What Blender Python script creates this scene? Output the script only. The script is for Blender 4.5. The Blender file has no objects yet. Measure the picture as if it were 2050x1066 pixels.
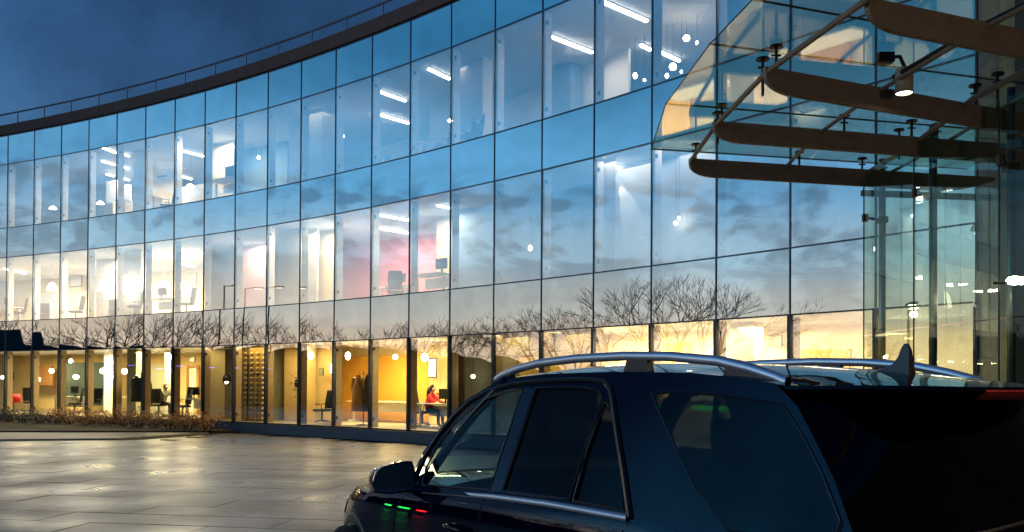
import bpy, bmesh, math, random
from math import sin, cos, pi, radians, sqrt
from mathutils import Vector, Matrix
from mathutils.geometry import tessellate_polygon
random.seed(7)
sc = bpy.context.scene
COL = sc.collection

# ---------------------------------------------------------------- camera
HC = 1.65
PIT, ROLL = 0.0111, 0.0055
FPX, CYP = 1757.0, 756.0
cam_d = bpy.data.cameras.new('camera')
cam = bpy.data.objects.new('camera', cam_d); COL.objects.link(cam)
cam_d.sensor_width = 36; cam_d.lens = FPX / 2050 * 36
cam_d.shift_y = (CYP - 533) / 2050
cam_d.clip_start = 0.05; cam_d.clip_end = 3000
cam.matrix_world = Matrix.Translation((0, 0, HC)) @ Matrix.Rotation(pi / 2 + PIT, 4, 'X') @ Matrix.Rotation(ROLL, 4, 'Z')
sc.camera = cam
sc.view_settings.view_transform = 'Standard'; sc.view_settings.look = 'None'
sc.view_settings.exposure = 0.0; sc.view_settings.gamma = 1; sc.view_settings.use_curve_mapping = False
cy = sc.cycles
cy.max_bounces = 12; cy.transparent_max_bounces = 24; cy.glossy_bounces = 6; cy.diffuse_bounces = 3
cy.transmission_bounces = 8; cy.sample_clamp_indirect = 6; cy.caustics_reflective = False; cy.caustics_refractive = False

def ray(px, py):
    """direction (x, y, z) of the sight line through a measured point of the survey photograph"""
    c, s = cos(ROLL), sin(ROLL); a = px - 1025; b = py - CYP
    u = c * a + s * b; v = -s * a + c * b
    X = u / FPX; yy = -v / FPX
    return Vector((X, cos(PIT) - yy * sin(PIT), yy * cos(PIT) + sin(PIT)))
def on_h(px, py, h):
    d = ray(px, py); return Vector((0, 0, HC)) + d * ((h - HC) / d.z)
def z_at(p, px, py):
    d = ray(px, py); return HC + d.z / d.y * p[1]

# ---------------------------------------------------------------- world: dusk sky, afterglow in the west (-X)
world = bpy.data.worlds.new('World'); sc.world = world; world.use_nodes = True
nt = world.node_tree; N = nt.nodes; L = nt.links; N.clear()
def wn(t, **k):
    n = N.new(t)
    for a, b in k.items(): setattr(n, a, b)
    return n
def wm(op, a, b=None, c=None, clamp=False):
    n = wn('ShaderNodeMath', operation=op, use_clamp=clamp)
    for i, x in enumerate((a, b, c)):
        if x is None: continue
        if isinstance(x, (int, float)): n.inputs[i].default_value = x
        else: L.new(x, n.inputs[i])
    return n.outputs[0]
def wramp(fac, stops):
    n = wn('ShaderNodeValToRGB'); e = n.color_ramp.elements
    n.color_ramp.interpolation = 'EASE'
    while len(e) < len(stops): e.new(0.5)
    for i, (p, c) in enumerate(stops): e[i].position = p; e[i].color = (*c, 1)
    L.new(fac, n.inputs[0]); return n.outputs[0]
tc = wn('ShaderNodeTexCoord'); sep = wn('ShaderNodeSeparateXYZ'); L.new(tc.outputs['Generated'], sep.inputs[0])
el = wm('ARCSINE', sep.outputs[2]); elp = wm('MAXIMUM', el, 0.0)
eln = wm('DIVIDE', elp, pi / 2)
D_ = 1 / 90
glow = wramp(eln, [(0, (.62, .40, .26)), (3 * D_, (.58, .43, .32)), (5.5 * D_, (.43, .41, .38)), (8.5 * D_, (.27, .40, .50)),
                   (13 * D_, (.095, .29, .50)), (22 * D_, (.026, .14, .29)), (45 * D_, (.006, .03, .09)), (1, (.003, .012, .04))])
dark = wramp(eln, [(0, (.06, .12, .22)), (8 * D_, (.036, .09, .20)), (20 * D_, (.022, .068, .165)), (32 * D_, (.008, .026, .09)), (1, (.004, .012, .05))])
# azimuth weight towards the afterglow
hx = wm('POWER', wm('ADD', wm('POWER', sep.outputs[0], 2.0), wm('POWER', sep.outputs[1], 2.0)), 0.5)
dt = wm('DIVIDE', wm('ADD', wm('MULTIPLY', sep.outputs[0], -0.995), wm('MULTIPLY', sep.outputs[1], -0.10)), wm('MAXIMUM', hx, 0.02))
mr = wn('ShaderNodeMapRange', interpolation_type='SMOOTHSTEP'); L.new(dt, mr.inputs[0])
mr.inputs[1].default_value = 0.80; mr.inputs[2].default_value = 0.99
gs = wn('ShaderNodeVectorMath', operation='SCALE'); L.new(glow, gs.inputs[0]); gs.inputs['Scale'].default_value = 4.3
mx = wn('ShaderNodeMix', data_type='RGBA'); mrb = wn('ShaderNodeMapRange', interpolation_type='SMOOTHSTEP'); L.new(dt, mrb.inputs[0])
mrb.inputs[1].default_value = 0.15; mrb.inputs[2].default_value = 0.60; mrb.inputs[4].default_value = .05
L.new(wm('MAXIMUM', mr.outputs[0], mrb.outputs[0]), mx.inputs[0]); L.new(dark, mx.inputs[6]); L.new(gs.outputs[0], mx.inputs[7])
# clouds: soft grey banks low over the afterglow, faint mottling elsewhere
cmap = wn('ShaderNodeMapping'); L.new(tc.outputs['Generated'], cmap.inputs[0]); cmap.inputs['Scale'].default_value = (17, 17, 44)
cmap.inputs['Location'].default_value = (2.3, 0.8, 0.1)
cn = wn('ShaderNodeTexNoise'); L.new(cmap.outputs[0], cn.inputs[0]); cn.inputs['Scale'].default_value = 1.0
cn.inputs['Detail'].default_value = 6; cn.inputs['Roughness'].default_value = 0.55; cn.inputs['Distortion'].default_value = 0.35
cr = wn('ShaderNodeMapRange', interpolation_type='SMOOTHSTEP'); L.new(cn.outputs['Fac'], cr.inputs[0])
cr.inputs[1].default_value = 0.46; cr.inputs[2].default_value = 0.62
band = wramp(eln, [(0, (.35,) * 3), (3 * D_, (.4,) * 3), (6 * D_, (.3,) * 3), (9 * D_, (.95,) * 3), (12 * D_, (1,) * 3), (14 * D_, (.25,) * 3), (17 * D_, (.0,) * 3), (1, (.25,) * 3)])
cm = wm('MULTIPLY', cr.outputs[0], band)
cm = wm('MULTIPLY', cm, 0.56)
cmx = wn('ShaderNodeMix', data_type='RGBA'); L.new(cm, cmx.inputs[0]); L.new(mx.outputs[2], cmx.inputs[6])
cc = wn('ShaderNodeVectorMath', operation='MULTIPLY'); L.new(mx.outputs[2], cc.inputs[0]); cc.inputs[1].default_value = (.30, .27, .28)
L.new(cc.outputs[0], cmx.inputs[7])
# broad mottling
m2 = wn('ShaderNodeTexNoise'); L.new(tc.outputs['Generated'], m2.inputs[0]); m2.inputs['Scale'].default_value = 3.2; m2.inputs['Detail'].default_value = 7; m2.inputs['Roughness'].default_value = .62
mr2 = wn('ShaderNodeMapRange'); L.new(m2.outputs['Fac'], mr2.inputs[0]); mr2.inputs[1].default_value = .3; mr2.inputs[2].default_value = .7
mr2.inputs[3].default_value = .52; mr2.inputs[4].default_value = 1.52
ms = wn('ShaderNodeVectorMath', operation='SCALE'); L.new(cmx.outputs[2], ms.inputs[0]); L.new(mr2.outputs[0], ms.inputs['Scale'])
sky = wn('ShaderNodeTexSky', sky_type='NISHITA'); sky.sun_disc = False
sky.sun_elevation = radians(1.0); sky.sun_rotation = radians(-95)
sv = wn('ShaderNodeVectorMath', operation='SCALE'); L.new(sky.outputs[0], sv.inputs[0]); sv.inputs['Scale'].default_value = 0.003
ad = wn('ShaderNodeVectorMath', operation='ADD'); L.new(ms.outputs[0], ad.inputs[0]); L.new(sv.outputs[0], ad.inputs[1])
bg = wn('ShaderNodeBackground'); L.new(ad.outputs[0], bg.inputs[0]); bg.inputs[1].default_value = 1.0
wo = wn('ShaderNodeOutputWorld'); L.new(bg.outputs[0], wo.inputs[0])

# ---------------------------------------------------------------- materials
MATS = {}
def mat(name, col=(.5, .5, .5), rough=.5, metal=0., var=.12, vscale=6., bump=0., bscale=40., emit=None, es=0., coat=0., spec=.5, sub=None):
    if name in MATS: return MATS[name]
    m = bpy.data.materials.new(name); m.use_nodes = True
    t = m.node_tree; b = t.nodes['Principled BSDF']
    b.inputs['Roughness'].default_value = rough; b.inputs['Metallic'].default_value = metal
    b.inputs['Coat Weight'].default_value = coat; b.inputs['Coat Roughness'].default_value = .02
    b.inputs['Specular IOR Level'].default_value = spec
    co = t.nodes.new('ShaderNodeTexCoord')
    n = t.nodes.new('ShaderNodeTexNoise'); n.inputs['Scale'].default_value = vscale; n.inputs['Detail'].default_value = 5
    t.links.new(co.outputs['Object'], n.inputs[0])
    r = t.nodes.new('ShaderNodeMapRange'); t.links.new(n.outputs['Fac'], r.inputs[0])
    r.inputs[1].default_value = .3; r.inputs[2].default_value = .7; r.inputs[3].default_value = 1 - var; r.inputs[4].default_value = 1 + var
    v = t.nodes.new('ShaderNodeVectorMath'); v.operation = 'SCALE'; v.inputs[0].default_value = col[:3]
    t.links.new(r.outputs[0], v.inputs['Scale']); t.links.new(v.outputs[0], b.inputs['Base Color'])
    if bump:
        n2 = t.nodes.new('ShaderNodeTexNoise'); n2.inputs['Scale'].default_value = bscale; n2.inputs['Detail'].default_value = 4
        t.links.new(co.outputs['Object'], n2.inputs[0])
        bp = t.nodes.new('ShaderNodeBump'); bp.inputs['Strength'].default_value = bump; bp.inputs['Distance'].default_value = .02
        t.links.new(n2.outputs['Fac'], bp.inputs['Height']); t.links.new(bp.outputs[0], b.inputs['Normal'])
    if emit:
        b.inputs['Emission Color'].default_value = (*emit, 1); b.inputs['Emission Strength'].default_value = es
    MATS[name] = m; return m
def glass(name, tint, refl, rtint=(1, 1, 1), ior=1.5, back=None, wav=0.0, wscale=.6, gain=1.0):
    """thin sheet glass: clear body with a mirror coat; 'back' makes it an opaque back-painted sheet"""
    if name in MATS: return MATS[name]
    m = bpy.data.materials.new(name); m.use_nodes = True; t = m.node_tree; t.nodes.clear()
    o = t.nodes.new('ShaderNodeOutputMaterial'); mx_ = t.nodes.new('ShaderNodeMixShader')
    g = t.nodes.new('ShaderNodeBsdfGlossy'); g.inputs['Color'].default_value = (*rtint, 1); g.inputs['Roughness'].default_value = 0.0
    if back: a = t.nodes.new('ShaderNodeBsdfDiffuse'); a.inputs['Color'].default_value = (*back, 1)
    else: a = t.nodes.new('ShaderNodeBsdfTransparent'); a.inputs['Color'].default_value = (*tint, 1)
    lw = t.nodes.new('ShaderNodeLayerWeight'); lw.inputs['Blend'].default_value = .5
    pw_ = t.nodes.new('ShaderNodeMath'); pw_.operation = 'POWER'; t.links.new(lw.outputs['Facing'], pw_.inputs[0]); pw_.inputs[1].default_value = 5
    ma = t.nodes.new('ShaderNodeMath'); ma.operation = 'MULTIPLY_ADD'; ma.use_clamp = True
    t.links.new(pw_.outputs[0], ma.inputs[0]); ma.inputs[1].default_value = 1 - refl; ma.inputs[2].default_value = refl
    if wav:
        co = t.nodes.new('ShaderNodeTexCoord'); n = t.nodes.new('ShaderNodeTexNoise'); n.inputs['Scale'].default_value = wscale
        n.inputs['Detail'].default_value = 1; t.links.new(co.outputs['Object'], n.inputs[0])
        bp = t.nodes.new('ShaderNodeBump'); bp.inputs['Strength'].default_value = 1; bp.inputs['Distance'].default_value = wav
        t.links.new(n.outputs['Fac'], bp.inputs['Height']); t.links.new(bp.outputs[0], g.inputs['Normal'])
    t.links.new(ma.outputs[0], mx_.inputs[0]); t.links.new(a.outputs[0], mx_.inputs[1]); t.links.new(g.outputs[0], mx_.inputs[2])
    t.links.new(mx_.outputs[0], o.inputs[0]); MATS[name] = m; return m
def emis(name, col, s):
    if name in MATS: return MATS[name]
    m = bpy.data.materials.new(name); m.use_nodes = True; t = m.node_tree; t.nodes.clear()
    o = t.nodes.new('ShaderNodeOutputMaterial'); e = t.nodes.new('ShaderNodeEmission')
    e.inputs[0].default_value = (*col, 1); e.inputs[1].default_value = s; t.links.new(e.outputs[0], o.inputs[0])
    MATS[name] = m; return m

# ---------------------------------------------------------------- mesh helpers
class MB:
    def __init__(s): s.v = []; s.f = []; s.m = []
    def add(s, vs, fs, mi=0):
        b = len(s.v); s.v += [tuple(x) for x in vs]; s.f += [tuple(b + i for i in f) for f in fs]; s.m += [mi] * len(fs); return s
    def box(s, c, d, rz=0, mi=0, M=None):
        x, y, z = d[0] / 2, d[1] / 2, d[2] / 2; vs = []
        for a, b, e in ((-x, -y, -z), (x, -y, -z), (x, y, -z), (-x, y, -z), (-x, -y, z), (x, -y, z), (x, y, z), (-x, y, z)):
            vs.append((c[0] + a * cos(rz) - b * sin(rz), c[1] + a * sin(rz) + b * cos(rz), c[2] + e))
        if M: vs = [M @ Vector(v) for v in vs]
        return s.add(vs, [(0, 3, 2, 1), (4, 5, 6, 7), (0, 1, 5, 4), (1, 2, 6, 5), (2, 3, 7, 6), (3, 0, 4, 7)], mi)
    def prism(s, poly, z0, z1, mi=0):
        n = len(poly); vs = [(p[0], p[1], z0) for p in poly] + [(p[0], p[1], z1) for p in poly]
        return s.add(vs, [tuple(range(n - 1, -1, -1)), tuple(range(n, 2 * n))] + [(i, (i + 1) % n, n + (i + 1) % n, n + i) for i in range(n)], mi)
    def tube(s, pts, r, n=6, mi=0, caps=True):
        pts = [Vector(p) for p in pts]; rs = r if isinstance(r, (list, tuple)) else [r] * len(pts); b = len(s.v); up0 = None
        for i, p in enumerate(pts):
            t = (pts[min(i + 1, len(pts) - 1)] - pts[max(i - 1, 0)]).normalized()
            a = t.cross(Vector((0, 0, 1)) if abs(t.z) < .9 else Vector((1, 0, 0))).normalized()
            if up0 is not None and a.dot(up0) < 0: a = -a
            up0 = a; c = t.cross(a)
            for k in range(n):
                q = 2 * pi * k / n; s.v.append(tuple(p + (a * cos(q) + c * sin(q)) * rs[i]))
        m = len(pts)
        for i in range(m - 1):
            for k in range(n):
                s.f.append((b + i * n + k, b + i * n + (k + 1) % n, b + (i + 1) * n + (k + 1) % n, b + (i + 1) * n + k)); s.m.append(mi)
        if caps: s.f += [tuple(b + k for k in range(n - 1, -1, -1)), tuple(b + (m - 1) * n + k for k in range(n))]; s.m += [mi, mi]
        return s
    def lathe(s, prof, c=(0, 0, 0), n=16, mi=0, M=None):
        b = len(s.v)
        for r, z in prof:
            for k in range(n):
                q = 2 * pi * k / n; v = Vector((r * cos(q), r * sin(q), z))
                if M: v = M @ v
                s.v.append((v.x + c[0], v.y + c[1], v.z + c[2]))
        for i in range(len(prof) - 1):
            for k in range(n):
                s.f.append((b + i * n + k, b + i * n + (k + 1) % n, b + (i + 1) * n + (k + 1) % n, b + (i + 1) * n + k)); s.m.append(mi)
        return s
    def grid(s, rows, mi=0, flip=False, close=False):
        b = len(s.v); w = len(rows[0])
        for r in rows: s.v += [tuple(p) for p in r]
        for i in range(len(rows) - 1):
            for j in range(w if close else w - 1):
                k = (j + 1) % w
                f = (b + i * w + j, b + i * w + k, b + (i + 1) * w + k, b + (i + 1) * w + j)
                s.f.append(f[::-1] if flip else f); s.m.append(mi)
        return s
    def build(s, name, mats, parent=None, smooth=False, bevel=0, loc=None, rz=0, **props):
        me = bpy.data.meshes.new(name); me.from_pydata(s.v, [], s.f)
        if not isinstance(mats, (list, tuple)): mats = [mats]
        for m in mats: me.materials.append(m)
        me.polygons.foreach_set('material_index', s.m)
        if smooth: me.polygons.foreach_set('use_smooth', [True] * len(s.f))
        me.update()
        o = bpy.data.objects.new(name, me); COL.objects.link(o)
        if parent: o.parent = parent
        if loc is not None: o.location = loc
        if rz: o.rotation_euler.z = rz
        if bevel:
            bv = o.modifiers.new('bevel', 'BEVEL'); bv.width = bevel; bv.segments = 2; bv.limit_method = 'ANGLE'
        for k, v in props.items(): o[k] = v
        return o
def link(name, me, parent=None, loc=None, rz=0, **props):
    o = bpy.data.objects.new(name, me); COL.objects.link(o)
    if parent: o.parent = parent
    if loc is not None: o.location = loc
    o.rotation_euler.z = rz
    for k, v in props.items(): o[k] = v
    return o
def thing(name, label, cat, loc=(0, 0, 0), rz=0, group=None):
    o = bpy.data.objects.new(name, None); COL.objects.link(o); o.location = loc; o.rotation_euler.z = rz
    o['label'] = label; o['category'] = cat
    if group: o['group'] = group
    return o
def copy_tree(o, parent=None):
    c = o.copy(); COL.objects.link(c)
    if parent: c.parent = parent
    for ch in [x for x in bpy.data.objects if x.parent == o]: copy_tree(ch, c)
    return c
def relabel(o, label, group=None):
    o['label'] = label
    if group: o['group'] = group
    return o
def lamp_light(name, parent, loc, power, size, col, direction=(0, 0, -1), shape='RECTANGLE', sy=None):
    ld = bpy.data.lights.new(name, 'AREA'); ld.energy = power; ld.color = col; ld.shape = shape; ld.size = size
    if shape == 'RECTANGLE': ld.size_y = sy or size
    o = bpy.data.objects.new(name, ld); COL.objects.link(o); o.location = loc
    o.rotation_euler = Vector(direction).to_track_quat('-Z', 'Y').to_euler()
    if parent: o.parent = parent
    return o

# ---------------------------------------------------------------- the curved facade line (measured)
S_ = 1.1545
FX = [(6.5634, 12.3934)]
_a = 0.8915
_x, _z = FX[0]
for i in range(27):
    _x -= 1.5 * cos(_a); _z += 1.5 * sin(_a); FX.append((_x, _z)); _a += -0.0136 - 0.0021 * i + 0.0001 * i * i if i < 22 else -.012
FP = [Vector((x * S_, z * S_)) for x, z in FX][::-1]        # FP[0] far left ... FP[-1] right end
NP_ = len(FP); I0 = NP_ - 23                                 # index of the leftmost mullion inside the frame
HZ = [HC + h * S_ for h in (9.3288, 8.2579, 5.8608, 4.7540, 2.3616, 1.2384, -1.11)]
ZA, ZB, ZC, ZD, ZE, ZF, ZG = HZ
nin = []
for i in range(NP_):
    a, b = FP[max(i - 1, 0)], FP[min(i + 1, NP_ - 1)]; t = (b - a).normalized(); nin.append(Vector((-t.y, t.x)))
def OFF(i, d): return FP[i] + nin[i] * d
def IP(px, depth):
    """point where the sight column px meets the line 'depth' metres behind the facade"""
    d = ray(px, 770); best = None
    for i in range(-4, NP_ + 5):
        if i < 0 or i >= NP_ - 1:
            j = 0 if i < 0 else NP_ - 2
            t = OFF(j + 1, depth) - OFF(j, depth); k = i - j; a = OFF(j, depth) + t * k; b = a + t
        else: a, b = OFF(i, depth), OFF(i + 1, depth)
        t = b - a; den = d.x * t.y - d.y * t.x
        if abs(den) < 1e-9: continue
        w = (a.x * d.y - a.y * d.x) / den
        if -1e-6 <= w <= 1.000001:
            p = a + t * w
            if p.y > 0: best = p; break
    return best

M_SPAN = glass('spandrel_glass', (0, 0, 0), .28, (.86, .95, .97), 1.5, back=(.024, .050, .058), wav=.0062, wscale=.55)
M_WIN = glass('window_glass', (.93, .95, .94), .145, (.92, .97, 1.0), 1.5, wav=.0022, wscale=.5)
M_FRAME = mat('anodised_frame', (.018, .022, .034), .4, .5)
M_JOINT = mat('blue_joint', (.020, .045, .085), .35, .2)
M_FASCIA = mat('brown_fascia', (.15, .105, .088), .7, .0, bump=.15, spec=.05)
M_CONC = mat('plinth_concrete', (.10, .10, .11), .7, bump=.3)
M_SLAB = mat('slab_edge', (.10, .10, .10), .8)
M_CEIL = mat('ceiling_white', (.52, .53, .55), .8, var=.04)
M_FLOOR = mat('carpet', (.30, .26, .2), .9, var=.15, bump=.2, bscale=80)
M_FIN = mat('inner_fin', (.60, .58, .55), .5)
M_FINB = mat('inner_fin_brown', (.34, .25, .14), .5)
M_RAIL = mat('galvanised_rail', (.18, .2, .24), .45, .7)
M_CLAMP = mat('clamp_dark', (.03, .03, .035), .4, .7)

bld = thing('office_building', 'curved three storey office building with blue glass curtain wall and lit rooms', 'building', (0, 0, 0))
# panes and spandrels, transoms and mullions
LV = [(ZB, ZA, 's'), (ZC, ZB, 'w'), (ZD, ZC, 's'), (ZE, ZD, 'w'), (ZF, ZE, 's'), (ZG, ZF, 'w')]
tmesh = {}
for i in range(NP_ - 1):
    a, b = FP[i], FP[i + 1]; t = (b - a); w = t.length; ang = math.atan2(t.y, t.x); c = (a + b) / 2
    for lo, hi, k in LV:
        mb = MB(); gx = .010; tilt = random.uniform(-.0028, .0028); tz = random.uniform(-.0030, .0030)
        h = hi - lo - .024
        mb.box((0, 0, 0), (w - 2 * gx, .016, h))
        o = mb.build('spandrel_panel' if k == 's' else 'window_pane', M_SPAN if k == 's' else M_WIN, bld, loc=(c.x, c.y, (lo + hi) / 2))
        o.rotation_euler = (tilt, 0, ang + tz)
    for z in HZ:
        MB().box((0, 0, 0), (w - (.08 if z < ZF - .1 else .034), .050, .030)).build('transom', M_FRAME if z < ZF + .1 else M_JOINT, bld, loc=(c.x, c.y, z), rz=ang)
for i in range(NP_):
    a = nin[i]; ang = math.atan2(-a.x, a.y)
    MB().box((0, 0, 0), (.030, .050, ZA - ZF)).build('mullion', M_JOINT, bld, loc=(FP[i].x, FP[i].y, (ZA + ZF) / 2), rz=ang)
    MB().box((0, 0, 0), (.075, .11, ZF - ZG + .02)).build('mullion', M_FRAME, bld, loc=(FP[i].x, FP[i].y, (ZF + ZG) / 2 - .012), rz=ang)
    for lo, hi, m, dep in ((ZC, ZB, M_FIN, .24), (ZE, ZD, M_FIN, .24), (ZG, ZF, M_FINB, .24)):
        p = OFF(i, .075 + dep / 2)
        f = MB().box((0, 0, 0), (.05, dep, hi - lo - .05)).build('inner_fin', m, bld, loc=(p.x, p.y, (lo + hi) / 2), rz=ang)
        for zz in (-(hi - lo) / 2 + .28, (hi - lo) / 2 - .28):
            MB().box((.01, -dep / 2 + .04, zz), (.07, .05, .10)).box((.03, -dep / 2 + .04, zz), (.09, .03, .04)).build('clamp', M_CLAMP, f)
# floors and ceilings
def ringslab(name, z0, z1, d0, d1, m, parent=bld, i0=0, i1=NP_ - 1):
    mb = MB()
    A = [OFF(i, d0) for i in range(i0, i1 + 1)]; B = [OFF(i, d1) for i in range(i0, i1 + 1)]
    rows = [[(p.x, p.y, z0) for p in A], [(p.x, p.y, z1) for p in A], [(p.x, p.y, z1) for p in B], [(p.x, p.y, z0) for p in B], [(p.x, p.y, z0) for p in A]]
    mb.grid(rows)
    n = i1 - i0
    for k in (0, n):
        mb.add([(A[k].x, A[k].y, z0), (A[k].x, A[k].y, z1), (B[k].x, B[k].y, z1), (B[k].x, B[k].y, z0)], [(0, 1, 2, 3)])
    return mb.build(name, m, parent)
DB = 9.0
for zc, zf in ((ZF, ZE), (ZD, ZC), (ZB, ZA)):
    ringslab('ceiling', zc + .06, zc + .12, .06, DB, M_CEIL)
    ringslab('floor_slab', zc + .125, zf - .03, .06, DB, M_SLAB)
    if zf != ZA: ringslab('carpet_floor', zf - .025, zf - .005, .06, DB, M_FLOOR)
ringslab('carpet_floor', ZG - .04, ZG - .005, .06, DB, M_FLOOR)
ringslab('plinth', 0.0, ZG - .045, -.05, DB, M_CONC)
ringslab('roof_fascia', ZA + .03, ZA + .46, -.09, .3, M_FASCIA)
ringslab('roof_deck', ZA + .2, ZA + .42, .305, DB, M_SLAB)
ringslab('back_wall', ZG, ZA, DB, DB + .25, M_SLAB)
# parapet railing
for i in range(NP_):
    p = OFF(i, .42)
    MB().tube([(p.x, p.y, ZA + .42), (p.x, p.y, ZA + 1.14)], .024, 6).build('rail_post', M_RAIL, bld)
MB().tube([(OFF(i, .42).x, OFF(i, .42).y, ZA + 1.15) for i in range(NP_)], .036, 6).build('handrail', M_RAIL, bld)

# ---------------------------------------------------------------- rooms
def wallm(name, c, r=.7): return mat('paint_' + name, c, r, var=.05, vscale=2)
W_CREAM = wallm('cream', (.72, .62, .42)); W_WHITE = wallm('white', (.75, .73, .68)); W_GREY = wallm('grey', (.34, .36, .38))
W_BLUE = wallm('blue_grey', (.16, .24, .33)); W_TEAL = wallm('teal', (.03, .055, .05)); W_ORANGE = wallm('orange', (.66, .36, .05)); W_WARM = wallm('warm_cream', (.80, .60, .27))
W_PINK = wallm('pink', (.62, .22, .24)); W_BEIGE = wallm('beige', (.40, .33, .19)); W_BROWN = wallm('brown', (.26, .13, .05))
W_OLIVE = wallm('olive', (.26, .26, .17)); W_YEL = wallm('yellow', (.80, .52, .08)); W_TEAL2 = wallm('teal_light', (.22, .40, .45))
def zoff(f): return {0: (ZG, ZF + .06), 1: (ZE, ZD + .06), 2: (ZC, ZB + .06)}[f]
def wall(fl, px0, px1, depth, m, name='interior_wall', top=None, bot=None, thick=.1, d1=None, parent=bld, smooth=False):
    """upright panel in the room of storey fl between two sight columns, at a depth behind the glass"""
    z0, z1 = zoff(fl)
    d1 = depth if d1 is None else d1
    n = max(1, int(abs(px1 - px0) / 60)) if d1 == depth else 1
    pts = [IP(px0 + (px1 - px0) * k / n, depth + (d1 - depth) * k / n) for k in range(n + 1)]
    a, b = pts[0], pts[-1]
    mid = IP((px0 + px1) / 2, (depth + d1) / 2)
    if top is not None: z1 = z_at(mid, (px0 + px1) / 2, top)
    if bot is not None: z0 = z_at(mid, (px0 + px1) / 2, bot)
    mb = MB()
    t = (b - a).normalized(); nn = Vector((-t.y, t.x)) * thick
    poly = [(p.x, p.y) for p in pts] + [(p.x + nn.x, p.y + nn.y) for p in reversed(pts)]
    mb.prism(poly, z0 + .002, z1 - .002)
    o = mb.build(name, m, parent); return o
def side(fl, px, d0, d1, m, name='partition'):
    """cross wall running straight back from the facade"""
    z0, z1 = zoff(fl); a = IP(px, d0)
    b = IP(px, d1); nv = (b - a).normalized()
    t = Vector((nv.y, -nv.x)) * .05
    MB().prism([(a.x - t.x, a.y - t.y), (a.x + t.x, a.y + t.y), (b.x + t.x, b.y + t.y), (b.x - t.x, b.y - t.y)], z0 + .002, z1 - .002).build(name, m, bld)

# upper storey
wall(2, -60, 1500, 7.5, W_BLUE)
wall(2, 208, 230, 3.0, W_WHITE, top=362); wall(2, 238, 256, 3.0, W_WHITE, top=370)
wall(2, 262, 284, 1.2, W_WHITE, 'column', thick=.4)
wall(2, 290, 345, 5.0, W_CREAM); wall(2, 352, 405, 3.2, W_WHITE, top=372)
wall(2, 418, 460, 2.0, W_CREAM); wall(2, 470, 572, 3.2, W_BLUE)
wall(2, 574, 599, 1.6, W_WHITE, 'column', thick=.3)
wall(2, 612, 640, 1.2, W_WHITE, 'column', thick=.4); wall(2, 641, 669, 1.6, W_CREAM)
wall(2, 676, 900, 5.0, W_WHITE, 'bulkhead', thick=.3, top=235, bot=265)
wall(2, 676, 870, 5.4, W_TEAL2)
wall(2, 857, 900, 3.0, W_GREY)
wall(2, 915, 963, 1.2, W_WHITE, 'column', thick=.4); wall(2, 965, 990, 3.0, W_BLUE)
wall(2, 1000, 1255, 4.6, W_WHITE, d1=3.6, top=118, bot=None)
wall(2, 1102, 1140, 3.2, W_BLUE, 'cupboard', thick=.5, top=132)
wall(2, 1440, 1520, 1.0, W_WHITE)
side(2, 672, .4, 5, W_WHITE); side(2, 1440, .4, 6, W_CREAM)
# middle storey
wall(1, -60, 410, 6.5, W_CREAM)
wall(1, 190, 228, 2.4, W_WHITE); wall(1, 236, 280, 1.2, W_WHITE, 'column', thick=.5); wall(1, 60, 108, 3.0, W_GREY, top=590)
wall(1, 410, 600, 4.0, W_WHITE); wall(1, 470, 530, 2.6, wallm('pale_pink', (.62, .45, .45)))
wall(1, 556, 599, 1.2, W_CREAM); wall(1, 606, 632, 1.5, W_WHITE); wall(1, 634, 669, 2.0, W_CREAM)
wall(1, 676, 872, 4.6, W_PINK, top=475); wall(1, 676, 884, 4.5, W_WHITE, 'bulkhead', top=456, bot=478, thick=.2)
wall(1, 872, 905, 2.6, W_CREAM)
wall(1, 905, 1190, 2.2, W_BLUE)
wall(1, 1190, 1720, 1.2, W_GREY)
for px, py, tx, ty, dd, en in ((1222, 338, 1292, 520, 1.06, 26), (1790, 380, 1850, 500, 1.06, 22)):
    a_ = IP(px, dd); b_ = IP(tx, 1.2); za = z_at(a_, px, py); zb = z_at(b_, tx, ty)
    sd_ = bpy.data.lights.new('wall_washer', 'SPOT'); sd_.energy = en * 7; sd_.color = (1, .86, .6); sd_.spot_size = radians(30); sd_.spot_blend = .35; sd_.shadow_soft_size = .01
    so_ = bpy.data.objects.new('wall_washer', sd_); COL.objects.link(so_); so_.parent = bld; so_.location = (a_.x, a_.y, min(za, zoff(1)[1] - .05))
    so_.rotation_euler = (Vector((b_.x, b_.y, zb)) - Vector(so_.location)).to_track_quat('-Z', 'Y').to_euler()
wall(1, 1735, 1960, 1.2, W_GREY)
side(1, 412, .4, 6, W_CREAM); side(1, 672, .4, 4.5, W_WHITE)
# ground storey
wall(0, -60, 125, 5.0, W_WARM); wall(0, 62, 104, 4.2, W_BROWN, 'pin_board', top=732, bot=772)
wall(0, 122, 170, 3.8, W_TEAL, top=726, bot=815); wall(0, 178, 208, 3.8, W_TEAL, top=726, bot=812)
wall(0, 120, 415, 5.4, W_WARM); wall(0, 208, 226, 3.4, W_WHITE)
wall(0, 254, 272, 1.6, W_OLIVE, 'column', thick=.4); wall(0, 296, 330, 3.8, W_OLIVE, top=730)
wall(0, 330, 343, 2.6, W_WHITE, 'column', thick=.3)
wall(0, 373, 398, 4.6, W_BROWN, top=732); wall(0, 379, 392, 4.5, W_CREAM, top=738)
wall(0, 412, 450, .8, W_BEIGE, d1=1.4); wall(0, 450, 467, 2.6, W_CREAM)
wall(0, 540, 569, 1.6, W_OLIVE, d1=2.4); wall(0, 569, 600, 2.0, W_WARM)
wall(0, 606, 632, 1.6, W_WARM, d1=2.2); wall(0, 632, 668, 2.4, W_WARM)
wall(0, 668, 862, 4.2, W_ORANGE, top=712); wall(0, 668, 862, 4.28, W_CREAM)
wall(0, 860, 905, 3.4, W_WARM)
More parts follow.
